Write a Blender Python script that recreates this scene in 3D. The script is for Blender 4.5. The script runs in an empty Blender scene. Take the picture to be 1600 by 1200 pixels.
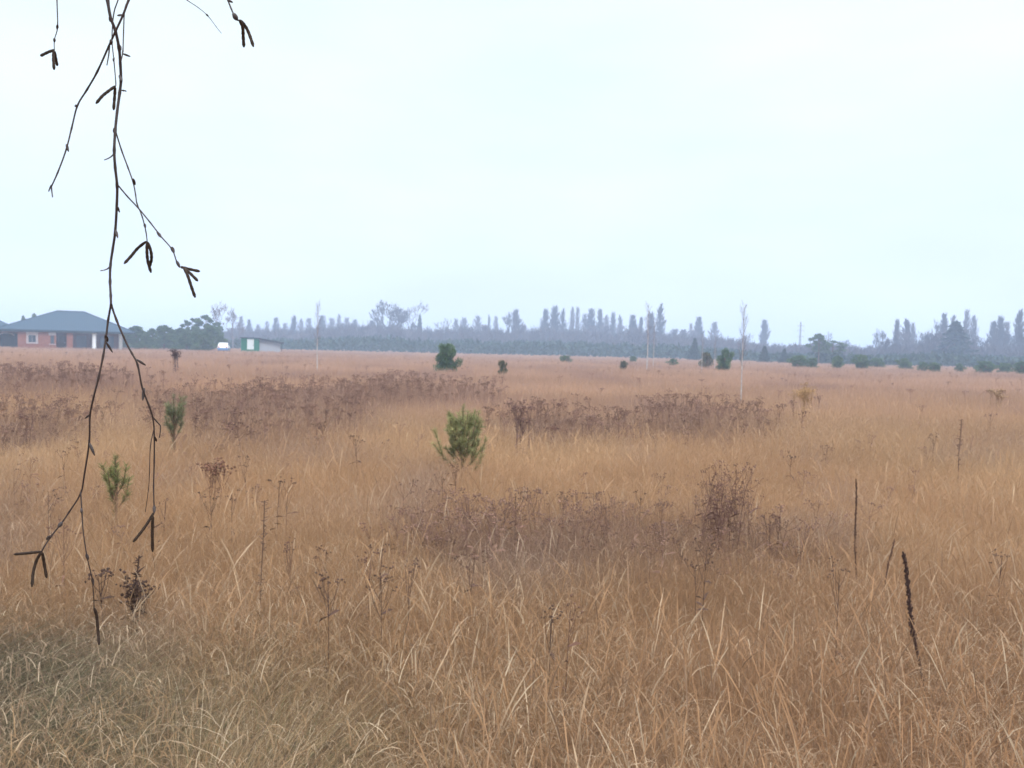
import bpy, math, random
import numpy as np
from mathutils import Vector, Matrix

R = math.radians
rng = np.random.default_rng(7)
random.seed(7)
C = bpy.context.scene.collection
sc = bpy.context.scene

# ------------------------------------------------------------------ camera
EYE = 1.6
F = 1208.0                                   # focal length in pixels of the 1600 px wide photograph
ROLL, PITCH = R(1.3), math.atan(54 / F)
cam_data = bpy.data.cameras.new('camera')
cam_data.sensor_width = 36.0
cam_data.lens = 36.0 * F / 1600.0
cam_data.clip_start, cam_data.clip_end = 0.05, 6000
cam_data.dof.use_dof = True
cam_data.dof.focus_distance = 0.68
cam_data.dof.aperture_fstop = 24.0
cam = bpy.data.objects.new('camera', cam_data)
C.objects.link(cam)
CAM_R = Matrix.Rotation(math.pi / 2 - PITCH, 3, 'X') @ Matrix.Rotation(ROLL, 3, 'Z')
cam.matrix_world = Matrix.Translation((0, 0, EYE)) @ CAM_R.to_4x4()
sc.camera = cam

# ------------------------------------------------------------------ sky, sun, exposure
SUN_EL, SUN_AZ = R(42), R(150)               # behind the camera, high, veiled by cloud
world = bpy.data.worlds.new('World')
sc.world = world
world.use_nodes = True
nt = world.node_tree
nt.nodes.clear()
w_out = nt.nodes.new('ShaderNodeOutputWorld')
w_bg = nt.nodes.new('ShaderNodeBackground')
w_bg.inputs['Strength'].default_value = 0.14
w_sky = nt.nodes.new('ShaderNodeTexSky')
w_sky.sky_type = 'NISHITA'
w_sky.sun_disc = False
w_sky.sun_elevation = SUN_EL
w_sky.sun_rotation = SUN_AZ
w_sky.air_density, w_sky.dust_density = 1.0, 2.0
tc = nt.nodes.new('ShaderNodeTexCoord')
sep = nt.nodes.new('ShaderNodeSeparateXYZ')
nt.links.new(tc.outputs['Generated'], sep.inputs[0])
ramp = nt.nodes.new('ShaderNodeValToRGB')    # the overcast: brighter towards the zenith
cr = ramp.color_ramp
def stop(pos, col, k):
    e = cr.elements.new(pos)
    e.color = (col[0] * k, col[1] * k, col[2] * k, 1)
cr.elements[0].position = 0.0
cr.elements[0].color = (6.9, 7.6, 8.6, 1)
cr.elements[1].position = 1.0
cr.elements[1].color = (31, 32.5, 34, 1)
stop(0.10, (6.9, 7.8, 8.7), 1)
stop(0.25, (7.1, 8.15, 8.7), 1)
stop(0.42, (7.4, 8.5, 8.7), 1)
stop(0.58, (17, 18.2, 19), 1)
nt.links.new(sep.outputs['Z'], ramp.inputs['Fac'])
mp = nt.nodes.new('ShaderNodeMapping')
mp.inputs['Scale'].default_value = (1.3, 1.3, 4.0)
nt.links.new(tc.outputs['Generated'], mp.inputs[0])
nz = nt.nodes.new('ShaderNodeTexNoise')
nz.inputs['Scale'].default_value = 2.1
nz.inputs['Detail'].default_value = 3.0
nt.links.new(mp.outputs[0], nz.inputs['Vector'])
mr = nt.nodes.new('ShaderNodeMapRange')
mr.inputs['From Min'].default_value, mr.inputs['From Max'].default_value = 0.3, 0.7
mr.inputs['To Min'].default_value, mr.inputs['To Max'].default_value = 0.93, 1.07
nt.links.new(nz.outputs['Fac'], mr.inputs['Value'])
vm = nt.nodes.new('ShaderNodeVectorMath')
vm.operation = 'SCALE'
nt.links.new(ramp.outputs['Color'], vm.inputs[0])
nt.links.new(mr.outputs['Result'], vm.inputs['Scale'])
mx = nt.nodes.new('ShaderNodeMixRGB')
mx.inputs['Fac'].default_value = 0.9
nt.links.new(w_sky.outputs[0], mx.inputs[1])
nt.links.new(vm.outputs[0], mx.inputs[2])
nt.links.new(mx.outputs[0], w_bg.inputs['Color'])
nt.links.new(w_bg.outputs[0], w_out.inputs['Surface'])

sun_d = bpy.data.lights.new('sun', 'SUN')
sun_d.energy, sun_d.angle, sun_d.color = 1.3, R(25), (1.0, 0.95, 0.88)
sun = bpy.data.objects.new('sun', sun_d)
C.objects.link(sun)
sdir = Vector((math.sin(SUN_AZ) * math.cos(SUN_EL), math.cos(SUN_AZ) * math.cos(SUN_EL), math.sin(SUN_EL)))
sun.rotation_euler = sdir.to_track_quat('Z', 'Y').to_euler()
sun.location = sdir * 50

sc.view_settings.view_transform = 'Standard'
sc.view_settings.look = 'None'
sc.view_settings.exposure = 0.0
sc.view_settings.gamma = 1.0
sc.view_settings.use_curve_mapping = False
sc.cycles.use_denoising = True
sc.cycles.max_bounces = 6
sc.cycles.diffuse_bounces = 3
sc.cycles.transmission_bounces = 4
sc.cycles.volume_bounces = 2
sc.cycles.caustics_reflective = sc.cycles.caustics_refractive = False

# ------------------------------------------------------------------ pixels to places
def ray(px, py):
    return CAM_R @ Vector(((px - 800) / F, (600 - py) / F, -1.0))
def at_z(px, py, z):
    d = ray(px, py)
    return Vector((0, 0, EYE)) + d * ((z - EYE) / d.z)
def at_Y(px, py, Y):
    d = ray(px, py)
    return Vector((0, 0, EYE)) + d * (Y / d.y)
def horizon(px):
    return 546 + (px - 800) * math.tan(ROLL)
def spot(px, Y):
    p = at_Y(px, horizon(px) + 10, Y)
    return Vector((p.x, Y, terrain(p.x, Y)))
def top_z(px, py, Y):
    return at_Y(px, py, Y).z
def terrain(x, y):
    return 0.05 * np.sin(x * 0.21 + 1.0) * np.sin(y * 0.17) + 0.03 * np.sin(x * 0.53 + y * 0.37)

def vnoise(x, y, seed=0):
    """smooth lattice noise in 0..1 for arrays"""
    xi, yi = np.floor(x).astype(np.int64), np.floor(y).astype(np.int64)
    fx, fy = x - xi, y - yi
    fx, fy = fx * fx * (3 - 2 * fx), fy * fy * (3 - 2 * fy)
    def h(a, b):
        n = (a * 374761393 + b * 668265263 + seed * 982451653) & 0xffffffff
        n = ((n ^ (n >> 13)) * 1274126177) & 0xffffffff
        return ((n ^ (n >> 16)) & 0xffff) / 65535.0
    return (h(xi, yi) * (1 - fx) + h(xi + 1, yi) * fx) * (1 - fy) + (h(xi, yi + 1) * (1 - fx) + h(xi + 1, yi + 1) * fx) * fy

def inside(poly, x, y):
    res = np.zeros(len(x), bool)
    n = len(poly)
    for i in range(n):
        x0, y0 = poly[i]
        x1, y1 = poly[(i + 1) % n]
        if y0 == y1:
            continue
        c = ((y0 > y) != (y1 > y)) & (x < (x1 - x0) * (y - y0) / (y1 - y0) + x0)
        res ^= c
    return res

# ------------------------------------------------------------------ materials
def principled(name, rough=0.8, spec=0.2):
    m = bpy.data.materials.new(name)
    m.use_nodes = True
    b = m.node_tree.nodes['Principled BSDF']
    b.inputs['Roughness'].default_value = rough
    b.inputs['Specular IOR Level'].default_value = spec
    return m, m.node_tree, b

def mat(name, col, rough=0.8, spec=0.2, var=0.25, scale=6.0, metal=0.0, bump=0.0):
    m, t, b = principled(name, rough, spec)
    b.inputs['Metallic'].default_value = metal
    co = t.nodes.new('ShaderNodeTexCoord')
    n = t.nodes.new('ShaderNodeTexNoise')
    n.inputs['Scale'].default_value = scale
    n.inputs['Detail'].default_value = 4
    t.links.new(co.outputs['Object'], n.inputs['Vector'])
    r = t.nodes.new('ShaderNodeValToRGB')
    r.color_ramp.elements[0].position, r.color_ramp.elements[1].position = 0.3, 0.7
    r.color_ramp.elements[0].color = tuple(c * (1 - var) for c in col) + (1,)
    r.color_ramp.elements[1].color = tuple(min(1, c * (1 + var)) for c in col) + (1,)
    t.links.new(n.outputs['Fac'], r.inputs[0])
    t.links.new(r.outputs[0], b.inputs['Base Color'])
    if bump:
        bp = t.nodes.new('ShaderNodeBump')
        bp.inputs['Strength'].default_value = bump
        t.links.new(n.outputs['Fac'], bp.inputs['Height'])
        t.links.new(bp.outputs[0], b.inputs['Normal'])
    return m

def attr_mat(name, transl=0.3, rough=0.75):
    """plant colour carried per blade, with light passing through the blade"""
    m, t, b = principled(name, rough, 0.15)
    a = t.nodes.new('ShaderNodeAttribute')
    a.attribute_name = 'tint'
    t.links.new(a.outputs['Color'], b.inputs['Base Color'])
    tr = t.nodes.new('ShaderNodeBsdfTranslucent')
    t.links.new(a.outputs['Color'], tr.inputs['Color'])
    mix = t.nodes.new('ShaderNodeMixShader')
    mix.inputs[0].default_value = transl
    t.links.new(b.outputs[0], mix.inputs[1])
    t.links.new(tr.outputs[0], mix.inputs[2])
    t.links.new(mix.outputs[0], t.nodes['Material Output'].inputs['Surface'])
    return m

def foliage_mat(name, c0, c1, scale=1.2, transl=0.2):
    m, t, b = principled(name, 0.7, 0.15)
    co = t.nodes.new('ShaderNodeTexCoord')
    n = t.nodes.new('ShaderNodeTexNoise')
    n.inputs['Scale'].default_value = scale
    n.inputs['Detail'].default_value = 5
    t.links.new(co.outputs['Object'], n.inputs['Vector'])
    r = t.nodes.new('ShaderNodeValToRGB')
    r.color_ramp.elements[0].position, r.color_ramp.elements[1].position = 0.35, 0.65
    r.color_ramp.elements[0].color = c0 + (1,)
    r.color_ramp.elements[1].color = c1 + (1,)
    t.links.new(n.outputs['Fac'], r.inputs[0])
    t.links.new(r.outputs[0], b.inputs['Base Color'])
    tr = t.nodes.new('ShaderNodeBsdfTranslucent')
    t.links.new(r.outputs[0], tr.inputs['Color'])
    mix = t.nodes.new('ShaderNodeMixShader')
    mix.inputs[0].default_value = transl
    t.links.new(b.outputs[0], mix.inputs[1])
    t.links.new(tr.outputs[0], mix.inputs[2])
    t.links.new(mix.outputs[0], t.nodes['Material Output'].inputs['Surface'])
    return m

M_grass = attr_mat('dry_grass', 0.35)
M_weed = attr_mat('dead_weed', 0.1, 0.85)
M_twig = mat('birch_twig', (0.032, 0.020, 0.018), 0.6, 0.25, 0.35, 120, bump=0.2)
M_catkin = mat('catkin', (0.034, 0.022, 0.016), 0.8, 0.15, 0.45, 500, bump=0.6)
M_white_bark = mat('white_bark', (0.38, 0.345, 0.335), 0.7, 0.2, 0.25, 5)
M_grey_bark = mat('grey_bark', (0.085, 0.076, 0.084), 0.85, 0.1, 0.25, 3)
M_pale_bark = mat('pale_bark', (0.17, 0.15, 0.17), 0.85, 0.1, 0.2, 3)
M_red_bark = mat('thicket_bark', (0.12, 0.086, 0.09), 0.85, 0.1, 0.25, 3)
M_pine_bark = mat('pine_bark', (0.14, 0.085, 0.055), 0.9, 0.1, 0.3, 8)
M_pine = foliage_mat('pine_needles', (0.050, 0.095, 0.046), (0.115, 0.175, 0.075))
M_pine_olive = foliage_mat('pine_needles_olive', (0.065, 0.070, 0.036), (0.150, 0.140, 0.070))
M_fir = foliage_mat('fir_needles', (0.016, 0.038, 0.028), (0.044, 0.072, 0.046))
M_sapling = attr_mat('sapling_needles', 0.25)

# ------------------------------------------------------------------ mesh builders
class MB:
    """collects shapes, links them as ONE mesh object"""
    def __init__(s):
        s.v, s.f, s.n, s.c = [], [], 0, []
    def add(s, verts, faces, col=None):
        verts = np.asarray(verts, float).reshape(-1, 3)
        s.v.append(verts)
        s.f += [tuple(i + s.n for i in f) for f in faces]
        s.n += len(verts)
        if col is not None:
            s.c.append(np.tile(np.array([*col, 1.0]), (len(verts), 1)))
    def box(s, x0, x1, y0, y1, z0, z1):
        v = [(x, y, z) for z in (z0, z1) for x, y in ((x0, y0), (x1, y0), (x1, y1), (x0, y1))]
        s.add(v, [(3, 2, 1, 0), (4, 5, 6, 7), (0, 1, 5, 4), (1, 2, 6, 5), (2, 3, 7, 6), (3, 0, 4, 7)])
    def tube(s, pts, rad, sides=4, col=None, cap=True):
        P = np.asarray(pts, float)
        n = len(P)
        rad = np.full(n, rad) if np.isscalar(rad) else np.asarray(rad, float)
        T = np.gradient(P, axis=0)
        T /= np.linalg.norm(T, axis=1)[:, None] + 1e-12
        ref = np.array([0.37, 0.91, 0.17]) if abs(T[0] @ np.array([0.37, 0.91, 0.17])) < 0.9 else np.array([1.0, 0, 0])
        A = np.cross(T, ref)
        A /= np.linalg.norm(A, axis=1)[:, None] + 1e-12
        B = np.cross(T, A)
        a = np.arange(sides) * 2 * math.pi / sides
        V = P[:, None, :] + rad[:, None, None] * (np.cos(a)[None, :, None] * A[:, None, :] + np.sin(a)[None, :, None] * B[:, None, :])
        fs = []
        for i in range(n - 1):
            for j in range(sides):
                k = (j + 1) % sides
                fs.append((i * sides + j, i * sides + k, (i + 1) * sides + k, (i + 1) * sides + j))
        if cap:
            fs.append(tuple(range(sides))[::-1])
            fs.append(tuple((n - 1) * sides + j for j in range(sides)))
        s.add(V.reshape(-1, 3), fs, col)
    def octa(s, p, r, rz=None, col=None):
        rz = r if rz is None else rz
        p = np.asarray(p, float)
        d = np.array([(r, 0, 0), (0, r, 0), (-r, 0, 0), (0, -r, 0), (0, 0, rz), (0, 0, -rz)])
        s.add(p + d, [(0, 1, 4), (1, 2, 4), (2, 3, 4), (3, 0, 4), (1, 0, 5), (2, 1, 5), (3, 2, 5), (0, 3, 5)], col)
    def build(s, name, m, parent=None, smooth=False):
        me = bpy.data.meshes.new(name)
        me.from_pydata(np.concatenate(s.v).tolist(), [], s.f)
        if s.c:
            a = me.attributes.new('tint', 'FLOAT_COLOR', 'POINT')
            a.data.foreach_set('color', np.concatenate(s.c).astype(np.float32).ravel())
        if smooth:
            me.polygons.foreach_set('use_smooth', [True] * len(me.polygons))
        me.materials.append(m)
        o = bpy.data.objects.new(name, me)
        C.objects.link(o)
        o.parent = parent
        return o

def quads_mesh(name, V, nq, m, parent=None, colors=None):
    """V: (n, k, 2, 3) ribbons -> one mesh of quads; colors (n,3) or (n,k,3)"""
    n, k = V.shape[:2]
    me = bpy.data.meshes.new(name)
    nv = n * k * 2
    base = (np.arange(n) * k * 2)[:, None, None]
    lv = np.arange(k - 1)[None, :, None] * 2
    idx = (base + lv + np.array([0, 1, 3, 2])[None, None, :]).reshape(-1).astype(np.int32)
    nf = n * (k - 1)
    me.vertices.add(nv)
    me.vertices.foreach_set('co', V.reshape(-1).astype(np.float32))
    me.loops.add(nf * 4)
    me.loops.foreach_set('vertex_index', idx)
    me.polygons.add(nf)
    me.polygons.foreach_set('loop_start', (np.arange(nf) * 4).astype(np.int32))
    if colors is not None:
        cc = np.ones((n, k, 2, 4), np.float32)
        cc[..., :3] = colors[:, None, None, :] if colors.ndim == 2 else colors[:, :, None, :]
        a = me.attributes.new('tint', 'FLOAT_COLOR', 'POINT')
        a.data.foreach_set('color', cc.ravel())
    me.update(calc_edges=True)
    me.materials.append(m)
    o = bpy.data.objects.new(name, me)
    C.objects.link(o)
    o.parent = parent
    return o

def ribbons(base, h, w, az, lean, droop, face, k=4, power=1.8, prof=None):
    """curved blades; returns (n,k,2,3)"""
    n = len(h)
    t = np.linspace(0, 1, k)[None, :]
    hor = h[:, None] * lean[:, None] * t ** power
    zz = h[:, None] * (t - droop[:, None] * t ** 3)
    P = np.empty((n, k, 3))
    P[..., 0] = base[:, None, 0] + np.cos(az)[:, None] * hor
    P[..., 1] = base[:, None, 1] + np.sin(az)[:, None] * hor
    P[..., 2] = base[:, None, 2] + zz
    if prof is None:
        prof = 1 - 0.88 * np.linspace(0, 1, k) ** 1.5
    half = 0.5 * w[:, None] * np.asarray(prof)[None, :]
    S = np.stack([np.cos(face), np.sin(face), np.zeros(n)], 1)
    V = np.empty((n, k, 2, 3))
    V[:, :, 0] = P - half[..., None] * S[:, None, :]
    V[:, :, 1] = P + half[..., None] * S[:, None, :]
    return V

def empty(name, loc=(0, 0, 0), rz=0.0):
    o = bpy.data.objects.new(name, None)
    o.empty_display_size = 0.2
    C.objects.link(o)
    o.location = loc
    o.rotation_euler = (0, 0, rz)
    return o

def tag(o, label=None, cat=None, group=None, kind=None):
    if label: o['label'] = label
    if cat: o['category'] = cat
    if group: o['group'] = group
    if kind: o['kind'] = kind
    return o

def dup(o, parent=None):
    c = o.copy()
    C.objects.link(c)
    c.parent = parent
    for ch in list(o.children):
        dup(ch, c)
    return c

# ------------------------------------------------------------------ ground
def build_ground():
    xs = np.concatenate([-np.geomspace(1800, 30, 24), np.linspace(-28, 28, 57), np.geomspace(30, 1800, 24)])
    ys = np.concatenate([-np.geomspace(1800, 8, 14), np.linspace(-6, 60, 67), np.geomspace(62, 1800, 40)])
    X, Y = np.meshgrid(xs, ys)
    Z = terrain(X, Y)
    nx, ny = len(xs), len(ys)
    V = np.stack([X, Y, Z], -1).reshape(-1, 3)
    fs = [(j * nx + i, j * nx + i + 1, (j + 1) * nx + i + 1, (j + 1) * nx + i) for j in range(ny - 1) for i in range(nx - 1)]
    me = bpy.data.meshes.new('ground')
    me.from_pydata(V.tolist(), [], fs)
    m, t, b = principled('field_soil', 0.95, 0.05)
    co = t.nodes.new('ShaderNodeTexCoord')
    n1 = t.nodes.new('ShaderNodeTexNoise'); n1.inputs['Scale'].default_value = 0.12; n1.inputs['Detail'].default_value = 6
    n2 = t.nodes.new('ShaderNodeTexNoise'); n2.inputs['Scale'].default_value = 9.0; n2.inputs['Detail'].default_value = 8
    t.links.new(co.outputs['Object'], n1.inputs['Vector']); t.links.new(co.outputs['Object'], n2.inputs['Vector'])
    r1 = t.nodes.new('ShaderNodeValToRGB')
    r1.color_ramp.elements[0].position, r1.color_ramp.elements[1].position = 0.35, 0.65
    r1.color_ramp.elements[0].color = (0.22, 0.145, 0.092, 1)
    r1.color_ramp.elements[1].color = (0.32, 0.212, 0.135, 1)
    r2 = t.nodes.new('ShaderNodeValToRGB')
    r2.color_ramp.elements[0].position, r2.color_ramp.elements[1].position = 0.3, 0.7
    r2.color_ramp.elements[0].color = (0.6, 0.6, 0.6, 1)
    r2.color_ramp.elements[1].color = (1.15, 1.15, 1.15, 1)
    t.links.new(n1.outputs['Fac'], r1.inputs[0]); t.links.new(n2.outputs['Fac'], r2.inputs[0])
    mm = t.nodes.new('ShaderNodeMixRGB'); mm.blend_type = 'MULTIPLY'; mm.inputs[0].default_value = 1
    t.links.new(r1.outputs[0], mm.inputs[1]); t.links.new(r2.outputs[0], mm.inputs[2])
    t.links.new(mm.outputs[0], b.inputs['Base Color'])
    me.materials.append(m)
    o = bpy.data.objects.new('ground', me)
    C.objects.link(o)
    o['kind'] = 'structure'
build_ground()

# ------------------------------------------------------------------ where the dark weed patches lie (read on the plane of the grass tops)
def patch_poly(pts, z=0.48):
    return [tuple(at_z(x, y, z).xy) for x, y in pts]
PATCHES = {
    'far_left': patch_poly([(-60, 578), (60, 574), (160, 578), (225, 590), (210, 599), (90, 602), (-60, 602)]),
    'mid_left': patch_poly([(-60, 632), (60, 628), (140, 640), (150, 655), (60, 668), (-60, 670)]),
    'centre': patch_poly([(225, 605), (330, 598), (480, 596), (590, 588), (760, 592), (780, 612), (690, 612), (600, 622), (560, 645), (500, 672), (400, 684), (300, 680), (270, 650)]),
    'right': patch_poly([(770, 640), (860, 630), (960, 640), (1060, 618), (1130, 622), (1240, 640), (1200, 664), (1100, 672), (1000, 660), (900, 676), (820, 672)]),
    'near': patch_poly([(605, 800), (640, 778), (760, 782), (900, 788), (1010, 778), (1080, 800), (1110, 745), (1150, 742), (1175, 800), (1290, 800), (1280, 830), (1170, 858), (1000, 868), (760, 850), (640, 838)]),
}
TUSSOCK = patch_poly([(-300, 985), (60, 950), (250, 985), (420, 1010), (560, 1010), (660, 1100), (700, 1330), (-300, 1330)], 0.42)

# ------------------------------------------------------------------ dry grass of the whole field
STRAW = np.array([0.415, 0.262, 0.140])
PALE = np.array([0.55, 0.43, 0.30])
RUSSET = np.array([0.325, 0.182, 0.098])
BROWN = np.array([0.185, 0.122, 0.085])
OLIVE = np.array([0.235, 0.205, 0.120])
MAUVE = np.array([0.25, 0.175, 0.145])

def grass_colours(x, y, n, pale=0.035):
    big = vnoise(x * 0.35 + 5, y * 0.18, 1)
    med = vnoise(x * 1.3, y * 0.7, 2)
    fine = rng.random(n)
    col = np.repeat(STRAW[None], n, 0)
    def mixin(c, k):
        k = np.clip(k, 0, 1)[:, None]
        return col * (1 - k) + c[None] * k
    col = mixin(RUSSET, np.clip((big - 0.45) * 1.8, 0, 0.5))
    col = mixin(MAUVE, np.clip((med - 0.62) * 2.0, 0, 0.6))
    col = mixin(np.array([0.395, 0.248, 0.176]), np.clip((y - 6) / 30, 0, 0.9))   # duller and pinker with distance, the haze tint mixed into the grass colour
    far_k = np.clip((y - 9) / 14, 0, 1)
    col = mixin(np.array([0.30, 0.190, 0.150]), np.clip((vnoise(x * 0.22, y * 0.11, 61) * 0.7 + vnoise(x * 0.8, y * 0.3, 62) * 0.5 - 0.58) * 2.4, 0, 0.8) * far_k)
    band = vnoise(x * 0.12 + 3, y * 0.30, 41) * 0.6 + vnoise(x * 0.4, y * 0.9, 42) * 0.4
    col = col * (0.80 + 0.40 * band)[:, None]
    near = np.hypot(x - 1.2, (y - 2.4) * 0.8)
    col = mixin(RUSSET, 0.7 * np.exp(-(near / 0.9) ** 2))
    near = np.hypot(x - 2.0, (y - 3.8) * 0.8)
    col = mixin(RUSSET, 0.5 * np.exp(-(near / 0.9) ** 2))
    for p in PATCHES.values():
        k = inside(p, x + rng.normal(0, 0.15, n) * np.sqrt(np.maximum(y, 1) / 6), y + rng.normal(0, 0.25, n) * np.maximum(y, 1) / 6)
        col = mixin(np.array([0.215, 0.130, 0.100]), k * 0.55)
    t = inside(TUSSOCK, x + rng.normal(0, 0.12, n), y + rng.normal(0, 0.12, n))
    col = mixin(OLIVE, t * 0.25)
    calm = 1 / (1 + np.maximum(y - 3, 0) / 6)          # a far blade stands for a tuft: its colour is an average
    col = mixin(PALE, (fine < pale) * (0.3 + 0.6 * rng.random(n)) * calm)
    col = mixin(BROWN, (fine > 0.84) * 0.65 * calm)
    return col * (1 + (rng.uniform(0.75, 1.22, n) - 1) * calm)[:, None]

def build_grass():
    N = 1500000
    d = np.exp(rng.uniform(math.log(1.15), math.log(290), N))
    lat = rng.uniform(-1, 1, N) * (0.82 * d + 0.9)
    x, y = lat, d
    clump = vnoise(x * 2.4, y * 2.4, 3) * 0.6 + vnoise(x * 0.5, y * 0.5, 4) * 0.4
    keep = rng.random(N) < np.clip(0.45 + 0.9 * clump, 0, 1)
    t = inside(TUSSOCK, x + rng.normal(0, 0.22, N), y + rng.normal(0, 0.16, N))
    keep &= ~(t & (rng.random(N) < 0.80))
    x, y, clump = x[keep], y[keep], clump[keep]
    n = len(x)
    base = np.stack([x, y, terrain(x, y)], 1)
    h = (0.29 + 0.24 * clump + rng.normal(0, 0.06, n)).clip(0.12, 0.8)
    h *= 0.54 + 0.46 * np.clip((y - 1.6) / 2.4, 0, 1)       # trodden down where the photographer stands
    stem = rng.random(n) < 0.13
    h = np.where(stem, h * rng.uniform(1.05, 1.3, n), h)
    far = np.maximum(1.0, y / 4.6)
    w = np.where(stem, 0.0014, 0.0020) * rng.uniform(0.7, 1.3, n) * far ** 0.92
    az = rng.uniform(0, 2 * math.pi, n)
    lean = np.where(stem, rng.uniform(0.02, 0.22, n), rng.uniform(0.05, 0.60, n))
    droop = np.where(stem, rng.uniform(0, 0.12, n), rng.uniform(0.0, 0.75, n))
    face = rng.uniform(-0.9, 0.9, n)
    col = grass_colours(x, y, n)
    a = y < 9
    for sel, k, nm in ((a, 5, 'near'), (~a, 3, 'far')):
        V = ribbons(base[sel], h[sel], w[sel], az[sel], lean[sel], droop[sel], face[sel], k)
        V[..., 2] = np.maximum(V[..., 2], 0.0)
        o = quads_mesh('dry_grass', V, None, M_grass, None, col[sel])
        tag(o, 'tall dry straw coloured grass close to the camera' if nm == 'near' else 'tan dry grass stretching back to the far trees', 'grass', kind='stuff')
    # a finer tangle of thin bent stems close by
    N = 720000
    d = np.exp(rng.uniform(math.log(1.2), math.log(11), N))
    x = rng.uniform(-1, 1, N) * (0.82 * d + 0.9)
    y = d
    k = ~inside(TUSSOCK, x, y) | (rng.random(N) < 0.15)
    x, y = x[k], y[k]
    n = len(x)
    cl = vnoise(x * 2.4, y * 2.4, 3) * 0.6 + vnoise(x * 0.5, y * 0.5, 4) * 0.4
    b = np.stack([x, y, terrain(x, y)], 1)
    V = ribbons(b, ((0.26 + 0.26 * cl) * rng.uniform(0.7, 1.25, n)), rng.uniform(0.0009, 0.0017, n) * np.maximum(1, y / 4.5), rng.uniform(0, 6.283, n), rng.uniform(0.1, 1.3, n), rng.uniform(0, 1.0, n), rng.uniform(0, 3.14, n), 6, 1.5)
    V[..., 2] = np.maximum(V[..., 2], 0.02)
    o = quads_mesh('tangled_grass', V, None, M_grass, None, grass_colours(x, y, n, 0.16))
    tag(o, 'fine tangled dry grass stems filling the near field', 'grass', kind='stuff')
    # curled dead leaves caught among the stems
    N = 330000
    d = np.exp(rng.uniform(math.log(1.2), math.log(16), N))
    x = rng.uniform(-1, 1, N) * (0.82 * d + 0.9)
    y = d
    t = inside(TUSSOCK, x, y)
    k = (~t | (rng.random(N) < 0.35)) & (rng.random(N) < 0.25 + vnoise(x * 1.1, y * 1.1, 12))
    x, y = x[k], y[k]
    n = len(x)
    cl = vnoise(x * 2.4, y * 2.4, 3) * 0.6 + vnoise(x * 0.5, y * 0.5, 4) * 0.4
    b = np.stack([x, y, terrain(x, y) + (0.29 + 0.22 * cl) * rng.uniform(0.35, 1.02, n)], 1)
    V = ribbons(b, rng.uniform(0.03, 0.13, n), rng.uniform(0.0016, 0.0040, n) * np.maximum(1, y / 6), rng.uniform(0, 6.283, n), rng.uniform(0.2, 1.7, n), rng.uniform(0.2, 1.5, n), rng.uniform(0, 3.14, n), 5, 1.4)
    o = quads_mesh('curled_grass', V, None, M_grass, None, grass_colours(x, y, n, 0.30))
    tag(o, 'curled dead grass leaves caught among the upright stems', 'grass', kind='stuff')
    # feathery seed heads on the stems
    N = 24000
    d = np.exp(rng.uniform(math.log(1.3), math.log(30), N))
    x = rng.uniform(-1, 1, N) * (0.82 * d + 0.9)
    y = d
    ok = ~inside(TUSSOCK, x, y) & (vnoise(x * 0.9, y * 0.9, 9) > 0.35)
    x, y = x[ok], y[ok]
    n = len(x)
    b = np.stack([x, y, terrain(x, y)], 1)
    hs = rng.uniform(0.38, 0.66, n)
    az = rng.uniform(0, 2 * math.pi, n)
    lean = rng.uniform(0.03, 0.40, n)
    far = np.maximum(1, y / 5.0) ** 0.8
    w = 0.0042 * rng.uniform(0.5, 1.3, n) * far
    V = ribbons(b, hs, w, az, lean, rng.uniform(0, 0.22, n), rng.uniform(-0.8, 0.8, n), 10, 3.0, [0.28, 0.26, 0.24, 0.22, 0.2, 0.2, 0.22, 0.9, 1.0, 0.15])
    col = grass_colours(x, y, n, 0.22)
    o = quads_mesh('grass_seed_heads', V, None, M_grass, None, col * 1.05)
    tag(o, 'feathery dry grass seed heads over the field', 'grass', kind='stuff')

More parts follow.
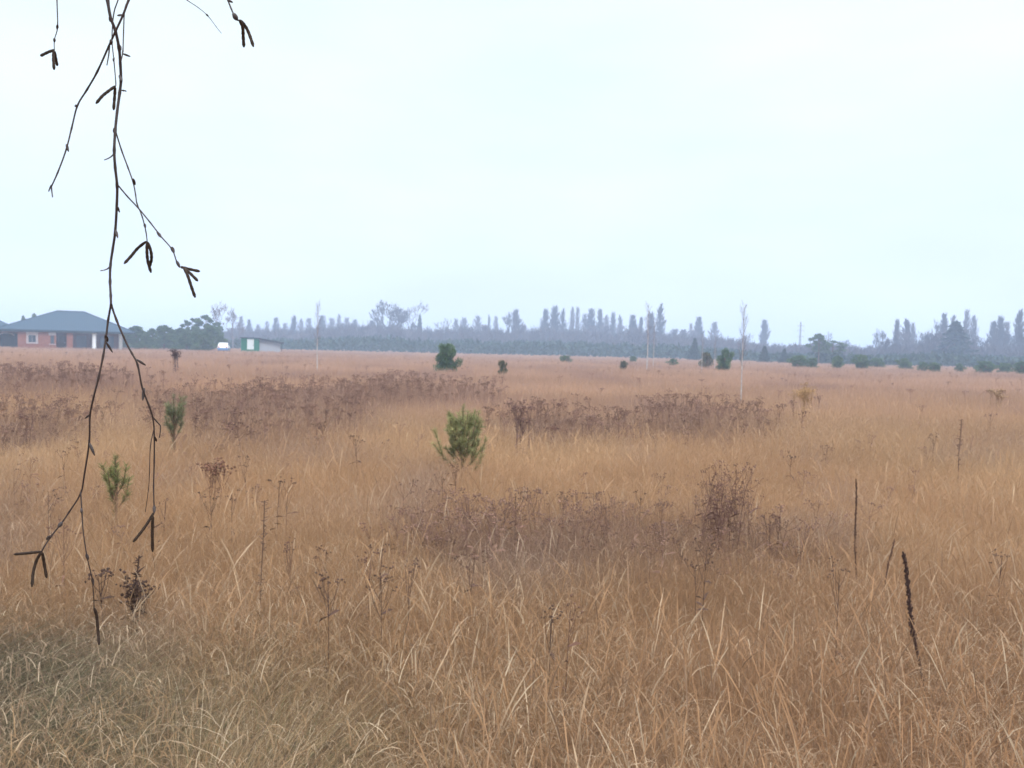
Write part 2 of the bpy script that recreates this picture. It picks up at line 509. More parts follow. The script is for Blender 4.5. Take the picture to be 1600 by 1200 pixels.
def build_tussock():
    """the matted greyish arching grass at the bottom left"""
    cand = np.stack([rng.uniform(-2.8, 0.4, 3000), rng.uniform(1.1, 3.6, 3000)], 1)
    cand = cand[inside(TUSSOCK, cand[:, 0] + rng.normal(0, 0.12, 3000), cand[:, 1] + rng.normal(0, 0.1, 3000))]
    got = []
    for c in cand:                                       # clumps keep a hollow between them
        if all((c[0] - g[0]) ** 2 + (c[1] - g[1]) ** 2 > 0.19 ** 2 for g in got):
            got.append(c)
    cx, cy = np.array(got).T
    X, Y, A, Hh, L, D, Cc, W = [], [], [], [], [], [], [], []
    for i in range(len(cx)):
        k = 750
        ox, oy = rng.normal(0, 0.045, k), rng.normal(0, 0.045, k)
        X.append(cx[i] + ox); Y.append(cy[i] + oy)
        wind = 0.45 + 2.4 * (float(vnoise(np.array([cx[i] * 0.9]), np.array([cy[i] * 1.3]), 51)[0]) - 0.5) + rng.normal(0, 0.2)
        A.append(np.arctan2(oy + 0.12 * math.sin(wind), ox + 0.12 * math.cos(wind)) + rng.normal(0, 0.35, k))
        Hh.append(rng.uniform(0.28, 0.52) * rng.uniform(0.45, 1.25, k))
        L.append(rng.uniform(0.5, 1.9, k)); D.append(rng.uniform(0.3, 0.9, k))
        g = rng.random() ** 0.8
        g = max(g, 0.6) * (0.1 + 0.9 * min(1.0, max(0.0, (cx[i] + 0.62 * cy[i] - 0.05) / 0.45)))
        edge = min(1.0, max(0.0, (cx[i] + 0.62 * cy[i] + 0.22) / 0.3))  # far-left clumps darker: shade of the gaps put into blade colour
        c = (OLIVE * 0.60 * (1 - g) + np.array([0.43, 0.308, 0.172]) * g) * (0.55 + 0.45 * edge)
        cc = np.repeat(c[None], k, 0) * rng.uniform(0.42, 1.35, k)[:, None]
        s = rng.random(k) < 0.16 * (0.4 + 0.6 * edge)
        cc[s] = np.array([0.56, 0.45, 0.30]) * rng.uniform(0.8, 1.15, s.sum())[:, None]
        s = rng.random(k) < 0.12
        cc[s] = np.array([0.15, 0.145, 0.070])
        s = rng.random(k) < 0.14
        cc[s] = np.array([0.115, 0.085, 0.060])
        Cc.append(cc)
        W.append(rng.uniform(0.0016, 0.0040, k))
    x, y = np.concatenate(X), np.concatenate(Y)
    base = np.stack([x, y, terrain(x, y)], 1)
    n = len(x)
    V = ribbons(base, np.concatenate(Hh), np.concatenate(W), np.concatenate(A), np.concatenate(L), np.concatenate(D), rng.uniform(-1.2, 1.2, n), 7, 1.7)
    V[..., 2] = np.maximum(V[..., 2], 0.01)
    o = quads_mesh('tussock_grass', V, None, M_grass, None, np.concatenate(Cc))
    tag(o, 'matted greyish green arching grass at the near left corner', 'grass', kind='stuff')

build_grass()
build_tussock()

# ------------------------------------------------------------------ dead weeds
def weed(mb, base, h, col, spread=0.16, heads=7, head_r=0.008, stem_r=0.0024, lean=0.06, rnd=random, leaves=5):
    b = np.array(base, float)
    la = rnd.uniform(0, 6.28)
    L = np.array([math.cos(la), math.sin(la), 0]) * h * rnd.uniform(0, lean)
    pts = [b + np.array([0, 0, h * t]) + L * t * t for t in (0, 0.35, 0.7, 1.0)]
    v = rnd.uniform(0.75, 1.2)
    c = tuple(np.array(col) * v)
    mb.tube(pts, [stem_r * 1.2, stem_r, stem_r * 0.8, stem_r * 0.5], 3, c, False)
    for i in range(heads):
        t = rnd.uniform(0.66, 0.95)
        a = rnd.uniform(0, 6.28)
        p0 = b + np.array([0, 0, h * t]) + L * t * t
        r = spread * h * rnd.uniform(0.3, 1.0)
        p1 = p0 + np.array([math.cos(a) * r, math.sin(a) * r, h * (1.0 - t) * rnd.uniform(0.6, 1.15) + 0.02])
        mid = (p0 + p1) / 2 + np.array([math.cos(a), math.sin(a), -0.3]) * r * 0.12
        mb.tube([p0, mid, p1], [stem_r * 0.6, stem_r * 0.5, stem_r * 0.4], 3, c, False)
        for q in range(rnd.choice((2, 3, 4, 5))):
            o = np.array([rnd.gauss(0, 1), rnd.gauss(0, 1), rnd.gauss(0, 0.5)]) * head_r * 1.5
            mb.octa(p1 + o, head_r * rnd.uniform(0.4, 1.0), head_r * rnd.uniform(0.35, 0.9), tuple(np.array(c) * rnd.uniform(0.7, 1.25)))
    for i in range(leaves):
        t = rnd.uniform(0.25, 0.8)
        a = rnd.uniform(0, 6.28)
        p0 = b + np.array([0, 0, h * t]) + L * t * t
        l = rnd.uniform(0.04, 0.09)
        d = np.array([math.cos(a), math.sin(a), rnd.uniform(-0.8, 0.4)]) * l
        s = np.array([-math.sin(a), math.cos(a), 0]) * 0.006
        mb.add([p0 - s, p0 + s, p0 + d * 0.6 + s + (0, 0, 0.01), p0 + d], [(0, 1, 2, 3)], c)

PURPLE = (0.150, 0.080, 0.060)
DARK = (0.060, 0.034, 0.026)
def patch(poly, n, h0, h1, label, col, scale=1.0, seed=1):
    rr = random.Random(seed)
    P = np.array(poly)
    lo, hi = P.min(0), P.max(0)
    mb = MB()
    k = 0
    tries = 0
    while k < n and tries < n * 60:
        tries += 1
        x, y = rr.uniform(lo[0], hi[0]), rr.uniform(lo[1], hi[1])
        if not inside(poly, np.array([x]), np.array([y]))[0]:
            continue
        cl = vnoise(np.array([x * 1.4]), np.array([y * 1.0]), 21)[0]
        if rr.random() > cl * 1.9 - 0.35:
            continue
        k += 1
        x += rr.gauss(0, 0.018 * y); y += rr.gauss(0, 0.045 * y)      # ragged edges
        g = rr.random() ** 0.7
        c = np.array(col) * (1 - 0.5 * g) + np.array((0.30, 0.185, 0.135)) * 0.5 * g
        weed(mb, (x, y, float(terrain(x, y))), rr.uniform(h0 * 0.72, h1) * (0.75 + 0.35 * cl), c, 0.2, rr.randint(4, 8), 0.0085 * scale, 0.0024 * scale, 0.14, rr, 8)
    o = mb.build('dead_weeds', M_weed)
    tag(o, label, 'weeds', kind='stuff')

patch(PATCHES['far_left'], 200, 0.5, 0.72, 'dark brown band of dead weeds out in front of the brick house', PURPLE, 2.4, 11)
patch(PATCHES['mid_left'], 110, 0.45, 0.7, 'brown dead weeds at the left edge behind the small sapling', PURPLE, 1.7, 12)
patch(PATCHES['centre'], 540, 0.45, 0.72, 'broad brown band of dead weeds behind the left pine shrub', PURPLE, 1.9, 13)
patch(PATCHES['right'], 210, 0.45, 0.72, 'dark dead weeds between the middle pine shrub and the tall birch', PURPLE, 1.8, 14)
patch(PATCHES['near'], 165, 0.40, 0.58, 'purplish brown dead weeds across the middle of the near grass', PURPLE, 1.0, 15)

patch([(-26, 17), (2, 17), (9, 12), (24, 26), (60, 95), (-62, 100)], 520, 0.45, 0.68, 'scattered faint brown weeds dotted over the far field', (0.26, 0.155, 0.115), 2.6, 16)
patch([(-4.5, 5.2), (6, 5.0), (11, 12), (-9, 12)], 90, 0.42, 0.56, 'sparse thin brown weeds mixed into the middle grass', (0.20, 0.115, 0.085), 1.1, 17)
# the taller clump that rises from the right end of the near patch
def tall_clump():
    rr = random.Random(31)
    p = at_z(1132, 845, 0.42)
    mb = MB()
    for i in range(20):
        weed(mb, (p.x + rr.gauss(0, 0.07), p.y + rr.gauss(0, 0.12), 0.0), rr.uniform(0.45, 0.84), PURPLE, 0.14, 8, 0.0065, 0.0022, 0.12, rr, 6)
    o = mb.build('weed_clump', M_weed)
    o.data.transform(Matrix.Translation((-p.x, -p.y, 0)))
    o.location = (p.x, p.y, float(terrain(p.x, p.y)))
    tag(o, 'tall purplish clump of dead weeds rising above the near weed band', 'weeds')
tall_clump()

# single dead stalks that stand out
def stalk(name, label, px_top, py_top, px_base, py_base, zb, rad, col, spiky=True, n=150, group=None, seed=1):
    rr = random.Random(seed)
    B = at_z(px_base, py_base, zb)
    T = at_Y(px_top, py_top, B.y)
    g = Vector((B.x + (B.x - T.x) * zb / max(0.2, T.z - zb), B.y, 0))
    g.z = float(terrain(g.x, g.y))
    root = empty(name, g)
    tag(root, label, 'dead stalk', group)
    def P(t):
        q = (Vector((g.x, g.y, g.z)).lerp(Vector((B.x, B.y, zb)), t / 0.4)) if t < 0.4 else Vector((B.x, B.y, zb)).lerp(Vector(T), (t - 0.4) / 0.6)
        return np.array(q - g) + np.array([math.sin(t * 9) * rad * 0.5, 0, 0])
    ts = np.linspace(0, 1, 12)
    st = MB()
    st.tube([P(t) for t in ts], [rad * (0.55 if t < 0.42 or not spiky else 0.6 * (1.15 - 0.55 * t)) for t in ts], 6, col)
    mb = MB() if spiky else st
    if spiky:
        st.build('stem', M_weed, root)
        for i in range(n):
            t = 0.42 + 0.56 * (i / n)
            a = rr.uniform(0, 6.28)
            r = rad * rr.uniform(0.5, 1.1) * (1.2 - 0.5 * t)
            p = P(t) + np.array([math.cos(a) * r, math.sin(a) * r, rr.uniform(-0.004, 0.004)])
            mb.octa(p, rad * rr.uniform(0.28, 0.5), rad * rr.uniform(0.35, 0.7), tuple(np.array(col) * rr.uniform(0.7, 1.5)))
    else:
        for i in range(n):
            t = rr.uniform(0.35, 1.0)
            a = rr.uniform(0, 6.28)
            p = P(t)
            d = np.array([math.cos(a), math.sin(a), rr.uniform(-0.2, 0.9)]) * rr.uniform(0.01, 0.035)
            mb.tube([p, p + d * 0.6, p + d], [rad * 0.4, rad * 0.5, rad * 0.2], 3, tuple(np.array(col) * rr.uniform(0.8, 1.4)), False)
    mb.build('seed_head' if spiky else 'stem', M_weed, root)
    return root
stalk('mullein_stalk', 'thick blackish dead seed spike leaning in the right near grass', 1410, 862, 1430, 1000, 0.47, 0.0102, (0.055, 0.030, 0.024), True, 190, seed=2)
stalk('mullein_stalk', 'thin upright dark stalk up the slope from the thick black spike', 1337, 748, 1337, 868, 0.40, 0.0085, (0.085, 0.045, 0.032), True, 120, seed=3)
stalk('mullein_stalk', 'short brown stalk just left of the thick black spike', 1397, 842, 1387, 890, 0.44, 0.007, (0.12, 0.065, 0.045), True, 60, seed=4)
stalk('weed_stalk', 'tall thin knotty weed stem standing in the left near grass', 413, 782, 407, 950, 0.35, 0.0036, (0.10, 0.060, 0.045), False, 60, seed=5)
stalk('weed_stalk', 'short dark weed stem with bristly side shoots below the hanging twigs', 217, 868, 206, 950, 0.35, 0.006, DARK, False, 55, seed=6)
stalk('weed_stalk', 'faint brown stem far off near the right edge', 1502, 655, 1498, 725, 0.42, 0.010, (0.19, 0.115, 0.08), False, 60, seed=7)

def bushy(name, label, px, py_top, py_base, zb, n, spread, col, seed, hs=1.0):
    rr = random.Random(seed)
    p = at_z(px, py_base, zb)
    zt = top_z(px, py_top, p.y)
    mb = MB()
    for i in range(n):
        weed(mb, (rr.gauss(0, spread), rr.gauss(0, spread), 0), zt * rr.uniform(0.72, 1.0), col, 0.16, 8, 0.011 * hs, 0.003 * hs, 0.15, rr, 6)
    o = mb.build(name, M_weed)
    o.location = (p.x, p.y, float(terrain(p.x, p.y)))
    tag(o, label, 'weeds')
bushy('weed_clump', 'dark bristly weed clump at the foot of the hanging twigs', 208, 905, 950, 0.36, 6, 0.035, DARK, 41)
bushy('weed_clump', 'small dark upright weed on the far grass before the green pines', 277, 546, 572, 0.45, 10, 0.10, (0.10, 0.06, 0.055), 42, 3.0)
bushy('weed_clump', 'tan plume topped weed clump right of the tall birch', 1252, 602, 640, 0.45, 12, 0.09, (0.40, 0.25, 0.12), 43, 1.7)
bushy('weed_clump', 'faint tan weed tuft on the far grass at the right', 1556, 612, 628, 0.45, 9, 0.10, (0.36, 0.23, 0.13), 44, 2.2)
bushy('weed_clump', 'reddish weed tuft beyond the middle pine shrub', 1488 - 670, 632, 690, 0.45, 7, 0.05, (0.17, 0.10, 0.085), 45, 1.3)
bushy('weed_clump', 'brown drooping weed with fuzzy head above the knotty stem', 330, 728, 760, 0.45, 4, 0.05, (0.17, 0.085, 0.055), 46, 1.4)

GRP = 'loose dead weeds with dark seed heads'
rr = random.Random(77)
for i, (px, py) in enumerate([(46, 722), (104, 715), (76, 778), (122, 712), (388, 733), (432, 770), (446, 768), (362, 792), (332, 790), (505, 880), (592, 882), (598, 928), (575, 905),
                 (738, 896), (695, 760), (712, 748), (806, 790), (880, 795), (1205, 822), (1310, 920), (860, 985), (885, 982), (640, 905), (515, 930), (455, 872), (1100, 880), (1090, 905), (255, 800), (1460, 690), (560, 700), (100, 838), (22, 735), (1000, 790), (950, 800), (1235, 720), (1560, 890)]):
    h = rr.uniform(0.52, 0.66)
    p = at_z(px, py, h - 0.02)
    mb = MB()
    weed(mb, (0, 0, 0), h, (0.105, 0.060, 0.044) if i % 3 else (0.15, 0.080, 0.055), 0.12, rr.randint(4, 8), 0.0068 * max(1, p.y / 6) ** 0.7, 0.0020, 0.08, rr, 4)
    o = mb.build('dried_weed', M_weed)
    o.location = (p.x, p.y, float(terrain(p.x, p.y)))
    tag(o, 'thin dead weed with dark brown seed heads standing loose in the tan grass', 'weed', GRP)

# ------------------------------------------------------------------ young pines in the field
def young_pine(label, px, py_top, py_base, zb, width, n_shoots, cols, seed, upright=0.8, dense=75, trunk_gap=0.25, needle=0.055):
    rr = random.Random(seed)
    nr = np.random.default_rng(seed)
    p = at_z(px, py_base, zb)
    H = top_z(px, py_top, p.y)
    root = empty('young_pine', (p.x, p.y, float(terrain(p.x, p.y))))
    tag(root, label, 'pine')
    st = MB()
    st.tube([(0, 0, 0), (0.01, 0, H * 0.4), (0, 0.01, H * 0.75), (0, 0, H * 0.98)], [0.016, 0.013, 0.009, 0.004], 6)
    shoots = [(np.array([0, 0, H * 0.30]), np.array([0, 0, H]))]
    for i in range(n_shoots):
        t = trunk_gap + (0.80 - trunk_gap) * (i / n_shoots) ** 0.9
        a = i * 2.4 + rr.uniform(-0.4, 0.4)
        reach = width * 0.5 * (1.08 - 0.75 * t) * rr.uniform(0.55, 1.1)
        p0 = np.array([0, 0, H * t])
        rise = (H - H * t) * rr.uniform(0.35, 0.9) * upright
        p1 = p0 + np.array([math.cos(a) * reach, math.sin(a) * reach, rise])
        p1[2] = min(p1[2], H * rr.uniform(0.84, 0.99))
        pm = p0 + np.array([math.cos(a) * reach * 0.65, math.sin(a) * reach * 0.65, rise * 0.35])
        st.tube([p0, pm, p1], [0.007, 0.005, 0.003], 4)
        shoots += [(pm * 0.6 + p0 * 0.4, pm), (pm, p1)]
        for q in range(1 + (i % 2)):
            b = a + rr.choice((-1, 1)) * rr.uniform(0.5, 1.1)
            e = pm + np.array([math.cos(b), math.sin(b), 1.1 * upright]) * reach * rr.uniform(0.3, 0.5)
            e[2] = min(e[2], H * rr.uniform(0.8, 0.95))
            st.tube([pm, e], [0.004, 0.002], 3)
            shoots.append((pm, e))
    st.build('stem', M_pine_bark, root)
    Vs, Cs = [], []
    for a, b in shoots:
        L = np.linalg.norm(b - a)
        k = int(dense * L / 0.12) + 10
        t = nr.random(k)
        pos = a[None] + (b - a)[None] * t[:, None]
        ax = (b - a) / (L + 1e-9)
        d = nr.normal(0, 1, (k, 3))
        d -= (d @ ax)[:, None] * ax[None]
        d /= np.linalg.norm(d, axis=1)[:, None]
        d = d * 0.75 + ax[None] * nr.uniform(0.5, 1.1, k)[:, None]
        d /= np.linalg.norm(d, axis=1)[:, None]
        ln = needle * nr.uniform(0.7, 1.25, k)
        s = np.cross(d, nr.normal(0, 1, (k, 3)))
        s /= np.linalg.norm(s, axis=1)[:, None]
        w = 0.0024
        V = np.empty((k, 2, 2, 3))
        e = pos + d * ln[:, None]
        V[:, 0, 0], V[:, 0, 1] = pos - s * w, pos + s * w
        V[:, 1, 0], V[:, 1, 1] = e - s * w * 0.3, e + s * w * 0.3
        Vs.append(V)
        c0, c1 = np.array(cols[0]), np.array(cols[1])
        g = rr.random()
        c = c0 * (1 - g) + c1 * g
        Cs.append(c[None] * nr.uniform(0.7, 1.3, k)[:, None])
    quads_mesh('needles', np.concatenate(Vs), None, M_sapling, root, np.concatenate(Cs))
    return root
young_pine('bushy young pine, the largest green shrub in the middle of the grass', 722, 640, 722, 0.42, 0.62, 34, ((0.155, 0.180, 0.075), (0.36, 0.335, 0.150)), 3, 1.05, 56, 0.17, 0.05)
young_pine('thin dark green young pine behind the right hanging twig', 271, 622, 692, 0.44, 0.34, 13, ((0.120, 0.140, 0.075), (0.205, 0.215, 0.110)), 5, 1.2, 42, 0.42, 0.055)
young_pine('smallest green pine sapling, between the two hanging twigs', 180, 720, 782, 0.44, 0.26, 8, ((0.14, 0.155, 0.055), (0.22, 0.225, 0.085)), 6, 1.0, 50, 0.45, 0.045)

# ------------------------------------------------------------------ tree prototypes
def ntube(rad):
    return 5 if rad > 0.08 else 3

def make_poplar(seed, H=18.0, W=3.6, z0=0.12, nb=110, m=None, pointed=0.75):
    rr = random.Random(seed)
    root = empty('poplar_tree')
    tr = MB()
    tr.tube([(0, 0, 0), (rr.uniform(-.1, .1), 0, H * 0.3), (rr.uniform(-.1, .1), rr.uniform(-.1, .1), H * 0.65), (0, 0, H * 0.97)], [0.34, 0.26, 0.15, 0.03], 6)
    tr.build('trunk', m or M_grey_bark, root)
    mb = MB()
    for i in range(nb):
        t = z0 + (0.90 - z0) * (i / nb)
        a = rr.uniform(0, 6.28)
        env = W * 0.5 * (math.sin(math.pi * min(1, (t * 0.80 + 0.20))) ** pointed + 0.12) * (1 - 0.50 * t ** 4)
        reach = env * rr.uniform(0.45, 1.1)
        L = H * rr.uniform(0.10, 0.2) * (1.15 - 0.6 * t)
        p0 = np.array([0, 0, H * t])
        d = np.array([math.cos(a), math.sin(a), 0])
        p1 = p0 + d * reach * 0.65 + np.array([0, 0, L * 0.45])
        p2 = p0 + d * reach + np.array([0, 0, L])
        mb.tube([p0, p1, p2], [0.085, 0.065, 0.035], 3, None, False)
        for q in range(5):
            s = rr.uniform(0.3, 0.95)
            b0 = p0 + (p1 - p0) * s * 1.2 if s < 0.7 else p1 + (p2 - p1) * (s - 0.6)
            b = a + rr.uniform(-1.6, 1.6)
            e = b0 + np.array([math.cos(b) * reach * 0.35, math.sin(b) * reach * 0.35, L * rr.uniform(0.35, 0.75)])
            if e[2] > H: e[2] = H * rr.uniform(0.93, 1.0)
            mb.tube([b0, (b0 + e) / 2 + np.array([0, 0, -0.05]), e], [0.062, 0.055, 0.03], 3, None, False)
    mb.build('crown', m or M_grey_bark, root)
    root['H'], root['W'] = H, W
    return root

def make_bare(seed, H=14.0, W=9.0, m=None, levels=5, bole=0.28, up=0.55, thin=1.0):
    """round crowned leafless tree, forking again and again"""
    rr = random.Random(seed)
    root = empty('bare_tree')
    tr, cr_ = MB(), MB()
    segs = []
    def grow(p, d, L, r, lev):
        q = p + d * L
        bend = np.array([rr.gauss(0, 0.1), rr.gauss(0, 0.1), rr.gauss(0, 0.06)]) * L
        segs.append((p, (p + q) / 2 + bend, q, r, lev))
        if lev == 0:
            return
        for i in range(rr.choice((2, 3, 3)) if lev > 1 else 4):
            nd = d * 0.75 + np.array([rr.gauss(0, 0.55), rr.gauss(0, 0.55), rr.gauss(0.18 * up, 0.25)])
            nd[2] = max(nd[2], -0.05)
            nd /= np.linalg.norm(nd)
            s = rr.uniform(0.6, 1.0)
            grow(p + (q - p) * s, nd, L * rr.uniform(0.58, 0.86), r * 0.6, lev - 1)
    grow(np.zeros(3), np.array([0.02, 0, 1.0]), H * bole, 0.28, levels)
    Z = max(s[2][2] for s in segs)
    Rx = max(np.hypot(s[2][0], s[2][1]) for s in segs) * 0.9
    k = np.array([W / 2 / Rx, W / 2 / Rx, H / Z])
    for p, mid, q, r, lev in segs:
        rad = max(r, 0.038) * thin
        (tr if lev >= levels - 1 else cr_).tube([p * k, mid * k, q * k], [rad, rad * 0.85, rad * 0.6], ntube(rad), None, False)
    tr.build('trunk', m or M_grey_bark, root)
    cr_.build('crown', m or M_grey_bark, root)
    root['H'], root['W'] = H, W
    return root

def clump_quads(centres, radii, n, size, nr, squash=0.75):
    """needle / leaf tufts spread through clumps: (n,2,2,3)"""
    which = nr.integers(0, len(centres), n)
    d = nr.normal(0, 1, (n, 3))
    d /= np.linalg.norm(d, axis=1)[:, None]
    rad = np.asarray(radii)[which] * nr.random(n) ** 0.45
    pos = np.asarray(centres)[which] + d * rad[:, None] * np.array([1, 1, squash])
    u = d + nr.normal(0, 0.7, (n, 3)) + np.array([0, 0, 0.5])
    u /= np.linalg.norm(u, axis=1)[:, None]
    s = np.cross(u, nr.normal(0, 1, (n, 3)))
    s /= np.linalg.norm(s, axis=1)[:, None]
    L = size * nr.uniform(0.6, 1.4, n)[:, None]
    V = np.empty((n, 2, 2, 3))
    V[:, 0, 0], V[:, 0, 1] = pos - s * L * 0.35, pos + s * L * 0.35
    V[:, 1, 0], V[:, 1, 1] = pos + u * L - s * L * 0.15, pos + u * L + s * L * 0.15
    return V

def make_pine(seed, H=5.5, W=4.5, low=0.12, m=None, tall=False, ball=False, n=5200, size=0.26, name='pine_tree'):
    rr = random.Random(seed)
    nr = np.random.default_rng(seed)
    root = empty(name)
    tr = MB()
    ln = rr.uniform(-0.25, 0.25)
    tr.tube([(0, 0, 0), (ln * .4, 0, H * .35), (ln, 0.05, H * .7), (ln * 1.2, 0, H * .97)], [0.13, 0.11, 0.08, 0.03], 6)
    cs, rs = [], []
    k = 20 if tall else 34 if ball else 26
    for i in range(k):
        t = low + (0.97 - low) * (i + 0.5) / k
        a = i * 2.4 + rr.uniform(-.5, .5)
        if tall:
            env = W / 2 * (0.35 + 0.65 * math.sin(math.pi * min(1, max(0, (t - low) / (1 - low))) ** 0.8))
        elif ball:
            env = W / 2 * math.sqrt(max(0.05, 1 - (abs(t - 0.52) / 0.52) ** 2.4))
        else:
            env = W / 2 * (1.05 - 0.85 * ((t - low) / (1 - low)) ** 1.4)
        reach = env * (rr.uniform(0.1, 1.05) if ball else rr.uniform(0.3, 1.12))
        c = np.array([ln * t + math.cos(a) * reach, math.sin(a) * reach, H * t * 0.97])
        cs.append(c)
        rs.append(W * (rr.uniform(0.07, 0.20) if ball else rr.uniform(0.08, 0.20) * (1.1 - 0.45 * t)))
        tr.tube([(ln * t, 0, H * t * 0.9), c], [0.04, 0.02], 3, None, False)
    cs.append(np.array([ln * 1.2, 0, H * 0.955])); rs.append(W * 0.07)
    tr.build('trunk', M_pine_bark, root)
    quads_mesh('crown', clump_quads(cs, rs, n, size, nr), None, m or M_pine, root)
    root['H'], root['W'] = H, W
    return root

def make_fir(seed, H=9.0, W=5.0, m=None, n=5000):
    rr = random.Random(seed)
    nr = np.random.default_rng(seed)
    root = empty('spruce_tree')
    tr = MB()
    tr.tube([(0, 0, 0), (0, 0, H * .5), (0, 0, H * .98)], [0.16, 0.10, 0.02], 6)
    cs, rs = [], []
    for i in range(44):
        t = 0.06 + 0.92 * i / 43
        a = i * 2.4 + rr.uniform(-.3, .3)
        env = W / 2 * (1 - t) ** 0.9
        for q in (0.45, 0.9):
            reach = env * q * rr.uniform(0.75, 1.1)
            cs.append(np.array([math.cos(a) * reach, math.sin(a) * reach, H * t - 0.12 * reach]))
            rs.append(0.12 + W * 0.11 * (1 - t) * rr.uniform(0.7, 1.2))
        tr.tube([(0, 0, H * t), cs[-1]], [0.03, 0.015], 3, None, False)
    tr.build('trunk', M_pine_bark, root)
    quads_mesh('crown', clump_quads(cs, rs, n, 0.32, nr, 0.6), None, m or M_fir, root)
    root['H'], root['W'] = H, W
    return root

def make_birch(seed, H=4.5, W=1.1, r=0.055, n=60, t0=0.35):
    """young leafless birch: white stem, fine ascending twigs"""
    rr = random.Random(seed)
    root = empty('birch_tree')
    tr = MB()
    b = rr.uniform(-.04, .04)
    tr.tube([(0, 0, 0), (b, 0, H * .3), (b * .4, 0.02, H * .55), (-b * .5, 0, H * .78), (0, 0, H)], [r, r * 0.85, r * .6, r * .3, r * .08], 7)
    tr.build('trunk', M_white_bark, root)
    mb = MB()
    for i in range(n):
        t = t0 + (0.95 - t0) * i / n
        a = rr.uniform(0, 6.28)
        reach = W / 2 * rr.uniform(0.4, 1.05) * (1.1 - 0.55 * t)
        L = reach * rr.uniform(1.2, 2.4)
        d = np.array([math.cos(a), math.sin(a), 0])
        p0 = np.array([0, 0, H * t]); p1 = p0 + d * reach * .6 + np.array([0, 0, L * .6]); p2 = p0 + d * reach + np.array([0, 0, L])
        if p2[2] > H: p2[2] = H * 0.99
        mb.tube([p0, p1, p2], [r * .17, r * .12, r * .06], 3, None, False)
        for q in range(3):
            e = p1 + np.array([math.cos(a + rr.uniform(-1, 1)), math.sin(a + rr.uniform(-1, 1)), 1.3]) * reach * rr.uniform(.25, .5)
            mb.tube([p1, e], [r * .09, r * .05], 3, None, False)
    mb.build('crown', M_pale_bark, root)
    root['H'], root['W'] = H, W
    return root

PROTO = {
    'pop': [make_poplar(s, nb=nb, pointed=pt) for s, nb, pt in ((101, 190, 0.7), (102, 220, 0.5), (103, 160, 0.9), (104, 200, 0.6))],
    'pale': [make_poplar(s, nb=130, m=M_pale_bark, pointed=pt) for s, pt in ((111, 0.5), (112, 0.8), (113, 0.6))],
    'bare': [make_bare(121, m=M_grey_bark, levels=6, thin=1.25, up=1.5, bole=0.24), make_bare(124, m=M_grey_bark, levels=6, bole=0.22, thin=1.25, up=1.5)],
    'palebare': [make_bare(131, m=M_pale_bark, levels=6, thin=0.9, up=1.7, bole=0.3), make_bare(132, m=M_pale_bark, levels=6, bole=0.3, thin=0.9, up=1.7)],
    'thick': [make_bare(141, 9, 9, M_red_bark, 6, 0.16), make_bare(142, 9, 9, M_red_bark, 6, 0.18)],
    'pine': [make_pine(s) for s in (151, 152, 153)],
    'scots': [make_pine(s, 8.5, 4.2, 0.45, tall=True, n=3600) for s in (161, 162)],
    'bush': [make_pine(s, 2.4, 2.7, 0.1, M_pine, n=5200, size=0.13, ball=True, name='pine_bush') for s in (171, 172, 173)],
    'olive': [make_pine(s, 2.2, 2.4, 0.1, M_pine_olive, n=4200, size=0.13, ball=True, name='pine_bush') for s in (181, 182)],
    'fir': [make_fir(191), make_fir(192)],
    'birch': [make_birch(201), make_birch(202)],
}
USED = {}
COUNT = {}
CATS = {'pop': 'poplar', 'pale': 'poplar', 'bare': 'bare tree', 'palebare': 'bare tree', 'thick': 'bare tree', 'pine': 'pine', 'scots': 'pine', 'bush': 'bush', 'olive': 'bush', 'fir': 'conifer', 'birch': 'birch'}
GROUPS = {'pop': 'leafless poplars in the far treeline', 'pale': 'leafless poplars in the far treeline', 'bare': 'bare trees in the far treeline', 'palebare': 'bare trees in the far treeline',
          'thick': 'bare trees in the far treeline', 'pine': 'green pines beside the house', 'scots': 'green pines beside the house', 'bush': 'green bushes at the edge of the field', 'olive': 'green bushes at the edge of the field',
          'fir': 'conifers in the treeline', 'birch': 'young birches in the field'}
def tree(kind, px, ytop, w, Y, label, group=None, fixed_w=None):
    i = COUNT.get(kind, 0)
    COUNT[kind] = i + 1
    v = PROTO[kind][i % len(PROTO[kind])]
    if v.name not in USED:
        USED[v.name] = 1
        o = v
    else:
        o = dup(v)
    g = spot(px, Y)
    if kind in ('pop', 'pale'): ytop -= 3                 # the bare tips fade out before they end
    H = top_z(px, ytop, Y) - g.z
    W = fixed_w or w * Y / F * {'pop': 1.3, 'pale': 1.35, 'bare': 1.3, 'palebare': 1.3, 'pine': 1.3, 'scots': 1.15}.get(kind, 1.0)
    o.location = g
    s = W / v['W']
    o.scale = (s, s, H / v['H'])
    o.rotation_euler = (0, 0, (i * 2.39996) % 6.283)
    tag(o, label, CATS[kind], group or GROUPS[kind])
    return o

